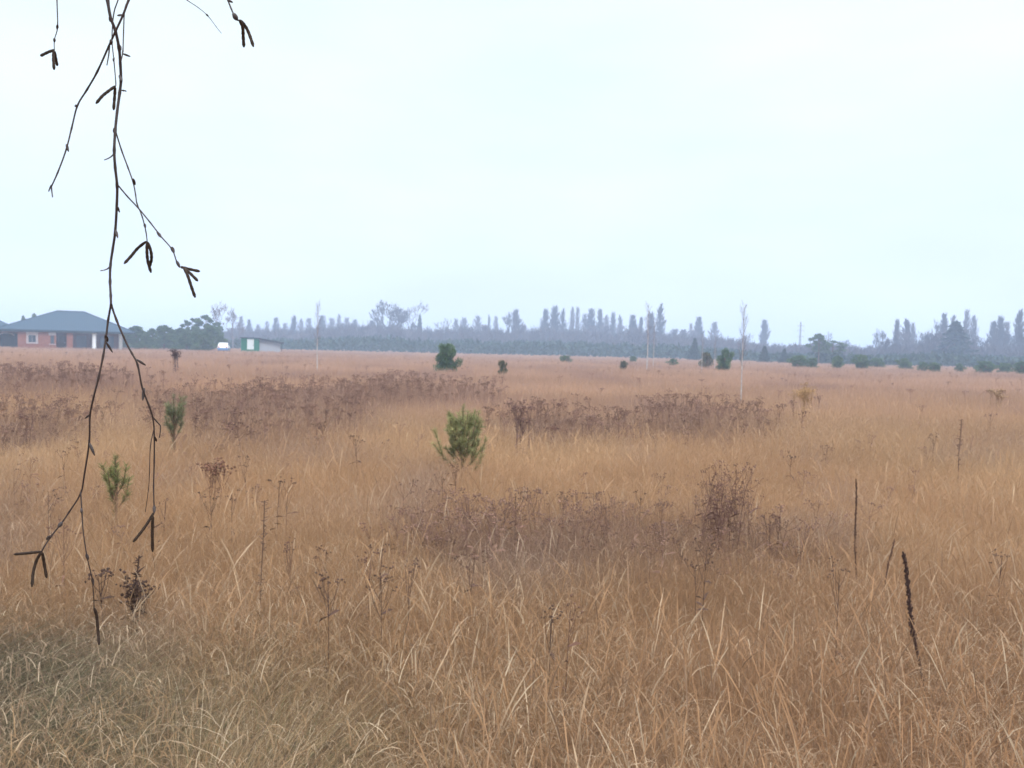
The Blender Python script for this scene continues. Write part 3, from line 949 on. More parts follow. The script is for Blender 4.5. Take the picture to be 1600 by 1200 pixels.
# --- green pines right of the house
tree('pine', 186, 516, 34, 138, 'low dark pine tucked under the right end of the house roof')
tree('pine', 214, 510, 40, 140, 'broad dark green pine next right after the house')
tree('pine', 238, 514, 26, 145, 'small pine filling the gap left of the largest round pine')
tree('pine', 256, 509, 36, 138, 'largest round pine of the green row right of the house')
tree('pine', 284, 513, 30, 143, 'dull olive pine in the middle of the green row')
tree('scots', 300, 497, 24, 150, 'tall pine with an arched bare top above the green row')
tree('scots', 321, 492, 30, 150, 'tallest dark pine with a lopsided top above the green row')
tree('pine', 306, 516, 30, 136, 'low bushy pine below the two tall pines')
tree('pine', 330, 510, 36, 139, 'broad pine ending the green row just left of the white car')
tree('scots', 340, 503, 16, 156, 'thin pine top at the right end of the green row')
tree('pine', 37, 494, 12, 168, 'small pine top peeping over the left slope of the house roof')
tree('pine', 53, 491, 12, 168, 'darker pine top peeping over the roof nearer the ridge')

tree('pine', 272, 516, 26, 150, 'small pine wedged behind the largest round pine')
tree('pine', 198, 518, 26, 146, 'low pine half hidden between the house and the broad pine')
tree('pine', 226, 519, 22, 132, 'lowest bushy pine in front of the gap in the green row')
tree('pine', 292, 520, 26, 133, 'low bushy pine below the arched pine top')
tree('pine', 317, 521, 24, 131, 'short bright pine right before the two tall pines')
# --- treeline, left to right
tree('palebare', 340, 467, 26, 175, 'tall broom shaped bare tree rising above the green pines')
tree('palebare', 364, 480, 34, 190, 'wispy pale bare tree right of the broom shaped tree')
T = [('pale', 376, 496, 9, 230, 'pale slim poplar left of the green shed roof'),
     ('pop', 389, 501, 9, 235, 'grey poplar standing just above the green shed'),
     ('pale', 403, 509, 10, 245, 'low pale poplar above the right half of the shed'),
     ('pale', 417, 504, 8, 245, 'thin pale poplar above the lean-to roof end'),
     ('pop', 431, 498, 10, 238, 'dark grey poplar between the shed and the left birch'),
     ('pale', 445, 507, 10, 245, 'short pale poplar left of the dark pair by the birch'),
     ('pop', 459, 495, 12, 230, 'sturdy dark poplar, nearest tall one left of the left birch'),
     ('pale', 470, 500, 9, 240, 'pale poplar squeezed between two dark ones left of the birch'),
     ('pale', 482, 499, 12, 240, 'pale poplar touching the left birch from the left'),
     ('pop', 503, 495, 13, 230, 'dark poplar right behind the left birch'),
     ('pale', 518, 499, 14, 245, 'pale wide poplar, first after the left birch'),
     ('pale', 529, 493, 9, 248, 'pale poplar with the highest tip between birch and round tree'),
     ('pale', 541, 498, 12, 248, 'pale poplar in the middle between birch and round tree'),
     ('pop', 554, 501, 11, 240, 'grey poplar left of the great round bare tree'),
     ('pop', 580, 503, 12, 225, 'dark poplar touching the left side of the round bare tree'),
     ('bare', 607, 468, 46, 205, 'great round crowned bare tree above the treeline'),
     ('bare', 596, 486, 36, 212, 'left companion of the great round bare tree, lower and thinner'),
     ('bare', 621, 482, 36, 198, 'right companion tucked under the great round bare tree'),
     ('palebare', 643, 468, 38, 215, 'pale wispy bare tree right of the great round tree'),
     ('bare', 636, 500, 34, 200, 'low rounded bare tree below the pale wispy one'),
     ('fir', 655, 493, 20, 205, 'narrow dark pointed conifer right of the great round tree'),
     ('palebare', 697, 496, 30, 235, 'pale rounded bare tree above the green field bush'),
     ('pale', 712, 500, 10, 240, 'thin poplar right beside the tree above the field bush'),
     ('pale', 724, 498, 15, 245, 'pale square topped poplar left of the lone thin poplars'),
     ('pale', 745, 495, 14, 245, 'pale oval poplar standing alone above the low wood'),
     ('pop', 763, 494, 6, 245, 'needle thin grey poplar standing alone'),
     ('pale', 774, 496, 8, 245, 'needle thin pale poplar before the dense middle tree'),
     ('bare', 796, 484, 30, 210, 'dense bluish bare tree before the wide gap in the middle'),
     ('pop', 805, 485, 12, 214, 'dark poplar on the right flank of the dense middle tree'),
     ('pop', 851, 484, 14, 225, 'first dark poplar after the wide gap in the middle'),
     ('pop', 866, 479, 15, 225, 'highest of the three poplars after the wide gap'),
     ('pop', 878, 484, 11, 228, 'narrow third poplar after the wide gap'),
     ('pale', 893, 481, 9, 240, 'left of the pale twin poplars in the long poplar row'),
     ('pale', 901, 481, 8, 240, 'right of the pale twin poplars in the long poplar row'),
     ('pale', 912, 492, 11, 240, 'lower pale poplar following the twins'),
     ('pop', 922, 484, 15, 232, 'wide grey poplar at the centre of the long row'),
     ('pop', 936, 484, 11, 232, 'grey poplar right of the wide one in the long row'),
     ('pale', 946, 494, 12, 240, 'short pale poplar near the right end of the long row'),
     ('pop', 956, 489, 9, 235, 'slim poplar next to last in the long row'),
     ('pop', 967, 494, 9, 235, 'small last poplar at the right end of the long row'),
     ('pop', 987, 494, 14, 210, 'left of the dark tall poplars right of the long row'),
     ('pop', 1000, 497, 8, 212, 'thin dark poplar between two wider dark ones'),
     ('pop', 1016, 489, 12, 210, 'dark poplar just left of the darkest one'),
     ('pop', 1030, 476, 13, 200, 'darkest and tallest pointed poplar right of the middle'),
     ('pale', 1078, 507, 8, 240, 'faint thin poplar beginning the sparse right stretch'),
     ('pop', 1090, 497, 14, 220, 'broad grey poplar over the dark cone shaped conifer'),
     ('pale', 1114, 505, 14, 230, 'oval pale poplar left of the tall right birch'),
     ('pop', 1193, 501, 13, 225, 'lone spindle shaped poplar right of the tall birch'),
     ('bare', 1052, 524, 44, 190, 'low flat topped bare tree right of the darkest poplar'),
     ('thick', 1140, 529, 40, 170, 'reddish round bare bush tree behind the tall birch'),
     ('palebare', 1166, 519, 26, 190, 'pale round bare tree just right of the tall birch'),
     ('fir', 1085, 529, 24, 165, 'dark cone shaped conifer left of the round field bush'),
     ('fir', 1194, 541, 24, 150, 'small conifer under the lone spindle poplar'),
     ('fir', 1225, 545, 20, 150, 'smallest pointed conifer left of the thin mast'),
     ('scots', 1279, 521, 26, 150, 'dark crooked pine with a tufted top right of the mast'),
     ('scots', 1300, 532, 36, 155, 'lower spreading pine leaning right beside the crooked pine'),
     ('palebare', 1293, 517, 18, 180, 'pale bare crown peeping behind the crooked pine'),
     ('bare', 1318, 530, 18, 170, 'small dark bare tree right of the crooked pine'),
     ('bare', 1335, 542, 16, 165, 'little bare tree in the low gap right of the pines'),
     ('bare', 1355, 548, 24, 170, 'low bare tree filling the gap before the right grove'),
     ('bare', 1381, 512, 26, 165, 'leftmost ragged bare tree of the right grove'),
     ('pop', 1399, 500, 9, 170, 'thin poplar on the left of the right grove'),
     ('pop', 1414, 500, 15, 170, 'wide poplar with a window of sky beside it, right grove'),
     ('pale', 1424, 506, 9, 178, 'pale poplar clinging to the wide poplar in the right grove'),
     ('palebare', 1441, 516, 24, 180, 'pale bare tree in the dip of the right grove'),
     ('bare', 1450, 526, 30, 165, 'low round bare tree left of the great dark conifer'),
     ('bare', 1462, 496, 26, 170, 'ragged bare tree with a square top behind the great conifer'),
     ('pop', 1472, 491, 12, 172, 'poplar tip rising just left of the great conifer'),
     ('pale', 1487, 494, 11, 180, 'faint poplar tip directly behind the great conifer'),
     ('fir', 1490, 503, 78, 184, 'great broad dark conifer, the largest on the right'),
     ('pale', 1507, 485, 10, 175, 'tall thin poplar just right of the great conifer'),
     ('pale', 1518, 494, 12, 175, 'second thin poplar right of the great conifer'),
     ('palebare', 1532, 538, 24, 170, 'low pale bare tree in the gap left of the last poplars'),
     ('pop', 1549, 503, 13, 165, 'left poplar of the trio near the right edge'),
     ('pop', 1560, 495, 13, 165, 'middle and highest poplar of the trio near the right edge'),
     ('pale', 1570, 504, 12, 168, 'pale right poplar of the trio near the right edge'),
     ('bare', 1562, 540, 36, 160, 'low bare scrub tree below the trio of poplars'),
     ('pop', 1590, 485, 15, 155, 'dense dark poplar at the right edge of the view'),
     ('pop', 1612, 505, 14, 160, 'poplar cut by the right edge of the view')]
for kind, px, yt, w, Y, label in T:
    tree(kind, px, yt, w, Y * 1.38 if Y >= 185 else Y * 1.35 if kind in ('pop', 'pale', 'bare', 'palebare', 'thick') else Y, label)

rr = random.Random(5)
for i in range(64):
    px = 362 + i * 19.6 + rr.uniform(-7, 7)
    base_top = np.interp(px, [300, 350, 450, 560, 605, 640, 665, 780, 850, 950, 1050, 1130, 1200, 1240, 1290, 1350, 1400, 1480, 1540, 1610, 1700],
                         [522, 520, 514, 509, 509, 510, 514, 517, 510, 512, 522, 528, 545, 547, 543, 552, 540, 530, 542, 545, 545])
    tree(rr.choice(('bare', 'palebare', 'pale', 'bare')), px, base_top - rr.uniform(-6, 7), rr.uniform(15, 30), rr.uniform(245, 310) * (1 if px < 1150 else 0.75),
         'low faint leafless tree in the hazy body of the far treeline', 'faint leafless trees making up the hazy treeline')
for i in range(15):
    px = 1372 + i * 16.5 + rr.uniform(-6, 6)
    tree(rr.choice(('bare', 'palebare', 'bare')), px, rr.uniform(508, 536), rr.uniform(20, 32), rr.uniform(180, 225),
         'hazy rounded bare tree filling out the right hand grove', 'rounded bare trees of the right grove')
# --- green bushes at the far edge of the field
tree('bush', 698, 539, 38, 46, 'round dark green pine bush, first big bush left of centre', fixed_w=1.45)
tree('bush', 1132, 547, 25, 66, 'round dark green pine bush just left of the tall birch')
for a in [('olive', 786, 564, 14, 42, 'dull brownish bush right of the round green pine bush'),
          ('bush', 884, 556, 18, 95, 'small dark bush before the poplars after the wide gap'),
          ('olive', 975, 564, 14, 62, 'small yellowish bush before the dark tall poplars'),
          ('bush', 989, 557, 12, 110, 'tiny bush behind the yellowish bush'),
          ('bush', 1051, 561, 16, 92, 'low dark bush between the pale stems and the darkest poplar'),
          ('olive', 1104, 552, 20, 80, 'olive bush between the two pale birch stems'),
          ('bush', 1250, 556, 30, 100, 'pale green bush below the thin mast'),
          ('bush', 1270, 560, 18, 95, 'low green bush right of the one below the mast'),
          ('bush', 1309, 557, 20, 95, 'dark bush below the crooked pine'),
          ('bush', 1346, 555, 24, 95, 'round green bush in the gap right of the crooked pine'),
          ('bush', 1370, 560, 26, 110, 'greyish bush left of the right grove'),
          ('bush', 1414, 561, 24, 100, 'dark bush at the foot of the wide grove poplar'),
          ('bush', 1442, 566, 14, 90, 'small dark bush left of the great conifer foot'),
          ('bush', 1460, 567, 20, 88, 'bright green low bush at the great conifer foot'),
          ('bush', 1500, 569, 14, 92, 'tiny bush right of the great conifer foot'),
          ('bush', 1538, 565, 28, 88, 'wide dark bush below the trio of poplars'),
          ('bush', 1570, 568, 22, 92, 'grey green bush below the last dark poplar'),
          ('bush', 1597, 566, 26, 82, 'dark bush at the right edge of the view')]:
    tree(*a)

# --- young birches standing in the grass
tree('birch', 496, 472, 17, 44, 'white stemmed young birch left of centre, rising into the sky')
tree('birch', 1160, 474, 22, 24, 'white stemmed young birch right of centre, the nearest birch')
tree('birch', 1097, 520, 10, 58, 'faint white birch stem left of the round bush')
tree('birch', 1117, 524, 10, 62, 'fainter birch stem touching the round bush')
tree('birch', 1011, 474, 20, 66, 'pale ghostly birch before the dark tall poplars')
tree('birch', 1021, 500, 12, 70, 'short pale birch close to the ghostly birch')

for v in sum(PROTO.values(), []):
    if v.name not in USED:
        for ch in list(v.children):
            bpy.data.objects.remove(ch)
        bpy.data.objects.remove(v)
        continue
    for k in ('H', 'W'):
        if k in v: del v[k]
for o in list(bpy.data.objects):
    for k in ('H', 'W'):
        if k in o: del o[k]

# --- the mass of far wood under and behind the single trees
def woods():
    xs = [300, 350, 450, 560, 605, 640, 665, 780, 850, 950, 1050, 1130, 1200, 1240, 1290, 1350, 1400, 1480, 1540, 1610, 1700]
    yt = [524, 524, 521, 513, 513, 516, 519, 521, 519, 524, 528, 534, 548, 549, 545, 554, 549, 541, 550, 553, 553]
    nr = np.random.default_rng(5)
    def belt(n, Y0, Y1, k, size, m, label, lo, hi, up):
        px = nr.uniform(lo, hi, n)
        Y = nr.uniform(Y0, Y1, n) * np.interp(px, [300, 900, 1150, 1300, 1700], [1.0, 1.0, 0.92, 0.78, 0.72])
        top = np.interp(px, xs, yt) + 5 * (vnoise(px / 9, px * 0 + 3, 33) - 0.5) + 7 * (vnoise(px / 3.5, px * 0 + 9, 34) - 0.4)
        d0 = np.array([ray(p, 550)[:] for p in (0, 1600)])
        X = ((px - 800) / F) * Y
        zt = EYE + (546 + (px - 800) * math.tan(ROLL) - top) / F * Y
        zt = zt * k
        z = zt * nr.random(n) ** 0.75
        z *= (0.75 + 0.25 * vnoise(X * 0.35, Y * 0.35, 35))
        pos = np.stack([X, Y, z], 1)
        u = nr.normal(0, 0.45, (n, 3)) + np.array([0, 0, up])
        u /= np.linalg.norm(u, axis=1)[:, None]
        s = np.cross(u, nr.normal(0, 1, (n, 3)))
        s /= np.linalg.norm(s, axis=1)[:, None]
        L = size * nr.uniform(0.5, 1.5, n)[:, None]
        wv = L * (0.045 if up > 0.7 else 0.28)
        V = np.empty((n, 2, 2, 3))
        V[:, 0, 0], V[:, 0, 1] = pos - s * wv, pos + s * wv
        V[:, 1, 0], V[:, 1, 1] = pos + u * L - s * wv * .4, pos + u * L + s * wv * .4
        o = quads_mesh('woods', V, None, m)
        tag(o, label, 'woods', kind='stuff')
    belt(120000, 250, 340, 1.05, 2.0, M_grey_bark, 'grey mass of leafless far woods behind the field', 300, 1720, 0.9)
    belt(32000, 190, 270, 0.62, 0.9, M_fir, 'dark blue green belt of low conifers before the far woods', 330, 1720, 0.4)
woods()

# ------------------------------------------------------------------ thin mast
def mast():
    g = spot(1249, 270)
    H = top_z(1249, 503, 270) - g.z
    root = empty('lattice_mast', g)
    tag(root, 'thin pale lattice mast rising alone above the low trees', 'mast')
    m = mat('galvanised_steel', (0.34, 0.34, 0.37), 0.5, 0.4, 0.1, 2, 0.4)
    legs = [(math.cos(a), math.sin(a)) for a in (0.5, 0.5 + 2.094, 0.5 + 4.189)]
    for cx, cy in legs:
        mb = MB()
        mb.tube([(cx * .42, cy * .42, 0), (cx * .14, cy * .14, H)], [0.15, 0.11], 5)
        mb.build('leg', m, root)
    mb = MB()
    n = 16
    for i in range(n):
        for j in range(3):
            k = (j + 1) % 3
            r0, r1 = .42 - .28 * i / n, .42 - .28 * (i + 1) / n
            mb.tube([(legs[j][0] * r0, legs[j][1] * r0, H * i / n), (legs[k][0] * r1, legs[k][1] * r1, H * (i + 1) / n)], 0.08, 3)
    mb.build('bracing', m, root)
    for f in (0.62, 0.78, 0.9):
        mb = MB()
        mb.box(-1.1, 1.1, -.05, .05, H * f, H * f + .12)
        for sx in (-1.05, 1.05):
            mb.tube([(sx, 0, H * f - .45), (sx, 0, H * f)], 0.06, 5)
        mb.build('crossarm', m, root)
mast()

# ------------------------------------------------------------------ brick house with the grey hip roof
def brick_mat(name, c1, c2, mortar):
    m, t, b = principled(name, 0.9, 0.1)
    co = t.nodes.new('ShaderNodeTexCoord')
    mpn = t.nodes.new('ShaderNodeMapping')
    mpn.inputs['Rotation'].default_value = (R(90), 0, 0)
    t.links.new(co.outputs['Object'], mpn.inputs[0])
    br = t.nodes.new('ShaderNodeTexBrick')
    br.inputs['Scale'].default_value = 2.0
    br.inputs['Color1'].default_value = c1 + (1,)
    br.inputs['Color2'].default_value = c2 + (1,)
    br.inputs['Mortar'].default_value = mortar + (1,)
    t.links.new(mpn.outputs[0], br.inputs['Vector'])
    t.links.new(br.outputs['Color'], b.inputs['Base Color'])
    return m
def rib_mat(name, col):
    m, t, b = principled(name, 0.8, 0.08)
    co = t.nodes.new('ShaderNodeTexCoord')
    wv = t.nodes.new('ShaderNodeTexWave')
    wv.inputs['Scale'].default_value = 1.2
    wv.inputs['Distortion'].default_value = 0.3
    t.links.new(co.outputs['Object'], wv.inputs['Vector'])
    r = t.nodes.new('ShaderNodeValToRGB')
    r.color_ramp.elements[0].color = tuple(c * .85 for c in col) + (1,)
    r.color_ramp.elements[1].color = tuple(c * 1.12 for c in col) + (1,)
    t.links.new(wv.outputs['Fac'], r.inputs[0])
    t.links.new(r.outputs[0], b.inputs['Base Color'])
    bp = t.nodes.new('ShaderNodeBump'); bp.inputs['Strength'].default_value = 0.3
    t.links.new(wv.outputs['Fac'], bp.inputs['Height']); t.links.new(bp.outputs[0], b.inputs['Normal'])
    return m

def hip(mb, x0, x1, y0, y1, z0, rx0, rx1, z1):
    ym = (y0 + y1) / 2
    v = [(x0, y0, z0), (x1, y0, z0), (x1, y1, z0), (x0, y1, z0), (rx0, ym, z1), (rx1, ym, z1),
         (x0, y0, z0 - .16), (x1, y0, z0 - .16), (x1, y1, z0 - .16), (x0, y1, z0 - .16)]
    mb.add(v, [(0, 1, 5, 4), (1, 2, 5), (2, 3, 4, 5), (3, 0, 4), (6, 7, 1, 0), (7, 8, 2, 1), (8, 9, 3, 2), (9, 6, 0, 3), (9, 8, 7, 6)])

def house():
    Y = 121.0
    g = spot(108, Y)
    root = empty('brick_house', (g.x, g.y, 0.0), R(29))
    tag(root, 'single storey orange brick house with a wide grey hip roof', 'house')
    brick = brick_mat('orange_brick', (0.225, 0.068, 0.036), (0.275, 0.094, 0.048), (0.21, 0.13, 0.10))
    roofm = rib_mat('grey_roof_sheet', (0.042, 0.070, 0.098))
    dark = mat('shaded_wood', (0.085, 0.05, 0.04), 0.8)
    fas = mat('fascia', (0.035, 0.045, 0.05), 0.6)
    white = mat('white_paint', (0.75, 0.75, 0.76), 0.5, 0.3, 0.06)
    pale = mat('pale_render', (0.42, 0.36, 0.36), 0.85, 0.1, 0.15)
    glass = mat('dark_glass', (0.03, 0.045, 0.06), 0.12, 0.5, 0.2)
    backm = brick_mat('porch_brick_shaded', (0.13, 0.055, 0.042), (0.15, 0.068, 0.050), (0.11, 0.08, 0.07))  # house brick darkened, deep porch shade put into the wall colour
    concrete = mat('concrete', (0.33, 0.31, 0.29), 0.9)
    H = 2.86
    b = MB()
    b.box(-6.8, -5.48, 0, .3, 0, H); b.box(-4.35, -2.52, 0, .3, 0, H); b.box(-2.0, -1.74, 0, .3, 0, H)
    b.box(-5.48, -4.35, 0, .3, 0, .95); b.box(-5.48, -4.35, 0, .3, 2.55, H)
    b.box(-2.52, -2.0, 0, .3, 0, .85); b.box(-2.52, -2.0, 0, .3, 2.5, H)
    b.box(-6.8, -6.5, .3, 9.6, 0, H)
    b.box(-6.5, 7.6, 9.3, 9.6, 0, H)
    b.box(7.3, 7.6, 2.8, 9.3, 0, H)
    b.build('wall', brick, root)
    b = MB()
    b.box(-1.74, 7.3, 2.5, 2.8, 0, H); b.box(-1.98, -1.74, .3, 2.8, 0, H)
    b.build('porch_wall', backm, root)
    # left wing across the recessed yard
    b = MB()
    b.box(-18, -9.25, 0.6, .9, 0, H); b.box(-9.55, -9.25, .9, 8, 0, H)
    b.box(-9.25, -6.8, 5.5, 5.8, 0, H)
    b.build('wing_wall', brick, root)
    r = MB(); hip(r, -9.6, 9.2, -.55, 10.2, 3.0, -1.74, 2.1, 6.12)
    roof = r.build('roof', roofm, root)
    r = MB()
    r.tube([(-1.74, 4.83, 6.13), (2.1, 4.83, 6.13)], .09, 6)
    for p, q in (((-1.74, 4.83, 6.13), (-9.6, -.55, 3.02)), ((2.1, 4.83, 6.13), (9.2, -.55, 3.02))):
        r.tube([p, q], .08, 6)
    r.build('ridge_cap', roofm, roof)
    r = MB(); hip(r, -22, -6.9, -.4, 9.4, 3.02, -16.5, -12.0, 5.6)
    r.build('wing_roof', roofm, root)
    f = MB()
    f.box(-9.3, 8.9, -.45, -.33, 2.62, 2.83); f.box(-21, -9.32, -.3, -.2, 2.62, 2.84)
    f.build('fascia', fas, root)
    for x0, x1, z0, z1 in ((-5.48, -4.35, .95, 2.2), (-2.52, -2.0, .85, 2.15)):
        w = MB()
        w.box(x0, x0 + .09, .1, .22, z0, z1); w.box(x1 - .09, x1, .1, .22, z0, z1)
        w.box(x0 + .09, x1 - .09, .1, .22, z0, z0 + .09); w.box(x0 + .09, x1 - .09, .1, .22, z1 - .09, z1)
        if x1 - x0 > 1: w.box((x0 + x1) / 2 - .015, (x0 + x1) / 2 + .015, .1, .22, z0 + .09, z1 - .09)
        win = w.build('window', pale if x1 - x0 > 1 else dark, root)
        p = MB(); p.box(x0 + .085, x1 - .085, .15, .17, z0 + .085, z1 - .085); p.build('pane', glass, win)
        l = MB(); l.box(x0 - .22, x1 + .22, -.06, .12, z1 + .01, z1 + .42); l.box(x0 - .2, x1 + .2, -.08, .1, z0 - .12, z0 - .005)
        if x1 - x0 > 1:
            l.box(x0 - .2, x0 - .01, -.045, .1, z0, z1); l.box(x1 + .01, x1 + .2, -.045, .1, z0, z1)
        l.build('surround', pale, root)
    d = MB(); d.box(-1.4, -.5, 2.36, 2.48, 0.05, 2.1)
    dr = d.build('door', dark, root)
    h = MB(); h.tube([(-.6, 2.30, 1.0), (-.6, 2.30, 1.2)], .02, 6); h.build('handle', white, dr)
    p = MB(); p.box(-.32, .52, 0, .6, 0, 2.7); p.build('brick_pillar', brick, root)
    p = MB(); p.tube([(3.45, .3, 0), (3.45, .3, .2), (3.45, .3, .22), (3.45, .3, 2.5), (3.45, .3, 2.52), (3.45, .3, 2.75)], [.4, .4, .3, .29, .38, .4], 14)
    p.build('white_pillar', white, root)
    p = MB(); p.tube([(7.2, .3, 0), (7.2, .3, 2.75)], .28, 14); p.build('porch_post', concrete, root)
    for x0, x1 in ((1.0, 2.4), (4.3, 6.3)):
        w = MB(); w.box(x0, x1, 2.40, 2.49, .4, 2.2); win = w.build('porch_window', fas, root)
        q = MB(); q.box(x0 + .08, x1 - .08, 2.37, 2.395, .48, 2.12); q.build('pane', glass, win)
    p = MB(); p.box(-1.7, 8.2, -.3, 2.48, 0, .12); p.build('porch_floor', concrete, root)
    # yard between the two wings: dark gate, pale awning
    gmat = mat('dark_teal_gate', (0.03, 0.06, 0.065), 0.6)
    q = MB()
    for i in range(9): q.box(-9.2 + i * .265, -9.2 + i * .265 + .24, 3.2, 3.26, .1, 2.3)
    q.build('yard_gate', gmat, root)
    q = MB()
    n = 9
    V, Fs = [], []
    for i in range(n):
        a = math.pi * i / (n - 1)
        for yy in (0.7, 2.2): V.append((-8.3 - .95 * math.cos(a), yy, 2.05 + .38 * math.sin(a)))
        for yy in (0.7, 2.2): V.append((-8.3 - .87 * math.cos(a), yy, 2.0 + .33 * math.sin(a)))
    for i in range(n - 1):
        k = i * 4
        Fs += [(k, k + 1, k + 5, k + 4), (k + 2, k + 6, k + 7, k + 3), (k, k + 4, k + 6, k + 2), (k + 1, k + 3, k + 7, k + 5)]
    q.add(V, Fs)
    q.build('awning', pale, root)
    for x in (-9.2, -7.42):
        q = MB(); q.tube([(x, .75, 0), (x, .75, 2.05)], .04, 6); q.build('awning_post', fas, root)
house()

# ------------------------------------------------------------------ green shed with a lean-to
def shed():
    Y = 138.0
    g = spot(391, Y)
    root = empty('garden_shed', (g.x, g.y, 0.0), R(15))
    tag(root, 'small green shed with a pale door and grey lean-to', 'shed')
    green = rib_mat('green_sheet', (0.002, 0.125, 0.062))
    pale = mat('pale_door', (0.62, 0.66, 0.66), 0.6, 0.2, 0.08)
    grey = rib_mat('grey_sheet', (0.36, 0.37, 0.41))
    roofm = mat('tar_roof', (0.025, 0.025, 0.03), 0.9, 0.05)
    H = top_z(391, 527, Y)
    b = MB()
    b.box(-1.55, -.55, 0, .08, 0, H - .15); b.box(.62, 1.5, 0, .08, 0, H - .15); b.box(-.55, .62, 0, .08, H - .32, H - .15)
    b.box(-.55, .62, 0, .08, 0, .55)
    b.box(-1.55, -1.47, .08, 2.6, 0, H - .15); b.box(1.42, 1.5, .08, 2.6, 0, H - .15); b.box(-1.47, 1.42, 2.52, 2.6, 0, H - .15)
    b.build('wall', green, root)
    d = MB(); d.box(-.54, .61, .02, .07, .56, H - .33); dr = d.build('door', pale, root)
    h = MB(); h.tube([(.5, -.02, 1.2), (.5, -.02, 1.4)], .03, 5); h.build('handle', roofm, dr)
    r = MB()
    v = [(-1.75, -.25, H - .02), (1.6, -.25, H - .06), (1.6, 2.85, H - .06), (-1.75, 2.85, H - .02)]
    r.add(v + [(x, y, z - .12) for x, y, z in v], [(0, 1, 2, 3), (7, 6, 5, 4), (0, 4, 5, 1), (1, 5, 6, 2), (2, 6, 7, 3), (3, 7, 4, 0)])
    r.build('roof', roofm, root)
    b = MB()
    b.add([(1.51, .5, 0), (5.1, .5, 0), (5.1, .5, H - .85), (1.51, .5, H - .3), (1.51, .6, 0), (5.1, .6, 0), (5.1, .6, H - .85), (1.51, .6, H - .3)],
          [(0, 1, 2, 3), (7, 6, 5, 4), (0, 4, 5, 1), (1, 5, 6, 2), (2, 6, 7, 3), (3, 7, 4, 0)])
    b.build('lean_to_wall', grey, root)
    r = MB()
    v = [(1.5, -.15, H - .08), (5.7, -.15, H - .75), (5.7, 2.8, H - .75), (1.5, 2.8, H - .08)]
    r.add(v + [(x, y, z - .34) for x, y, z in v], [(0, 1, 2, 3), (7, 6, 5, 4), (0, 4, 5, 1), (1, 5, 6, 2), (2, 6, 7, 3), (3, 7, 4, 0)])
    r.build('lean_to_roof', roofm, root)
    p = MB(); p.box(5.3, 5.42, .0, .12, 0, H - .93); p.build('post', roofm, root)
shed()

# ------------------------------------------------------------------ parked car
def car():
    Y = 132.0
    g = spot(350, Y)
    root = empty('parked_car', (g.x, g.y, 0.0), R(104))
    tag(root, 'small white car with blue lower body parked by the pines', 'car')
    white = mat('white_car_paint', (0.80, 0.81, 0.82), 0.25, 0.5, 0.02)
    blue = mat('blue_lower_paint', (0.05, 0.16, 0.36), 0.3, 0.5, 0.05)
    glass = mat('car_glass', (0.10, 0.13, 0.16), 0.1, 0.5, 0.05)
    rub = mat('rubber', (0.02, 0.02, 0.02), 0.8)
    steel = mat('wheel_steel', (0.4, 0.4, 0.42), 0.4, 0.5, 0.05, metal=0.7)
    red = mat('lamp_red', (0.4, 0.02, 0.02), 0.3)
    def loft(prof, ws):
        mb = MB()
        n = len(prof)
        V = [(x, -w, z) for (x, z), w in zip(prof, ws)] + [(x, w, z) for (x, z), w in zip(prof, ws)]
        mb.add(V, [tuple(range(n)), tuple(range(2 * n - 1, n - 1, -1))] + [(i, i + n, (i + 1) % n + n, (i + 1) % n) for i in range(n)])
        return mb
    lower = loft([(-1.85, .3), (1.85, .3), (1.92, .55), (1.85, .74), (-1.9, .74), (-1.95, .5)], [.78, .78, .82, .84, .84, .82])
    lower.build('lower_body', blue, root)
    upper = loft([(-1.9, .745), (1.84, .745), (1.75, .88), (1.0, 1.0), (.35, 1.5), (-.2, 1.62), (-1.35, 1.6), (-1.78, 1.05)], [.84, .84, .82, .8, .66, .64, .64, .8])
    upper.build('body', white, root)
    for s in (-1, 1):
        for x in (-1.2, 1.2):
            w = MB(); w.tube([(x, s * .62, .31), (x, s * .845, .31)], .31, 18); wh = w.build('wheel', rub, root)
            w = MB(); w.tube([(x, s * .84, .31), (x, s * .86, .31)], .19, 14); w.build('rim', steel, wh)
        q = MB()
        q.add([(-1.2, s * .735, 1.12), (.7, s * .79, 1.08), (.3, s * .69, 1.44), (-1.1, s * .67, 1.5), (-1.2, s * .81, 1.12), (.7, s * .815, 1.08), (.3, s * .70, 1.44), (-1.1, s * .685, 1.5)],
              [(4, 5, 6, 7), (3, 2, 1, 0), (0, 1, 5, 4), (1, 2, 6, 5), (2, 3, 7, 6), (3, 0, 4, 7)])
        q.build('side_window', glass, root)
        q = MB(); q.box(-1.93, -1.82, s * .62 - .1, s * .62 + .1, .8, 1.0); q.build('tail_light', red, root)
    q = MB()
    q.add([(1.0, -.68, 1.03), (1.0, .68, 1.03), (.40, .58, 1.47), (.40, -.58, 1.47), (.93, -.68, 1.0), (.93, .68, 1.0), (.33, .58, 1.44), (.33, -.58, 1.44)],
          [(0, 1, 2, 3), (7, 6, 5, 4), (0, 4, 5, 1), (1, 5, 6, 2), (2, 6, 7, 3), (3, 7, 4, 0)])
    q.build('windscreen', glass, root)
car()

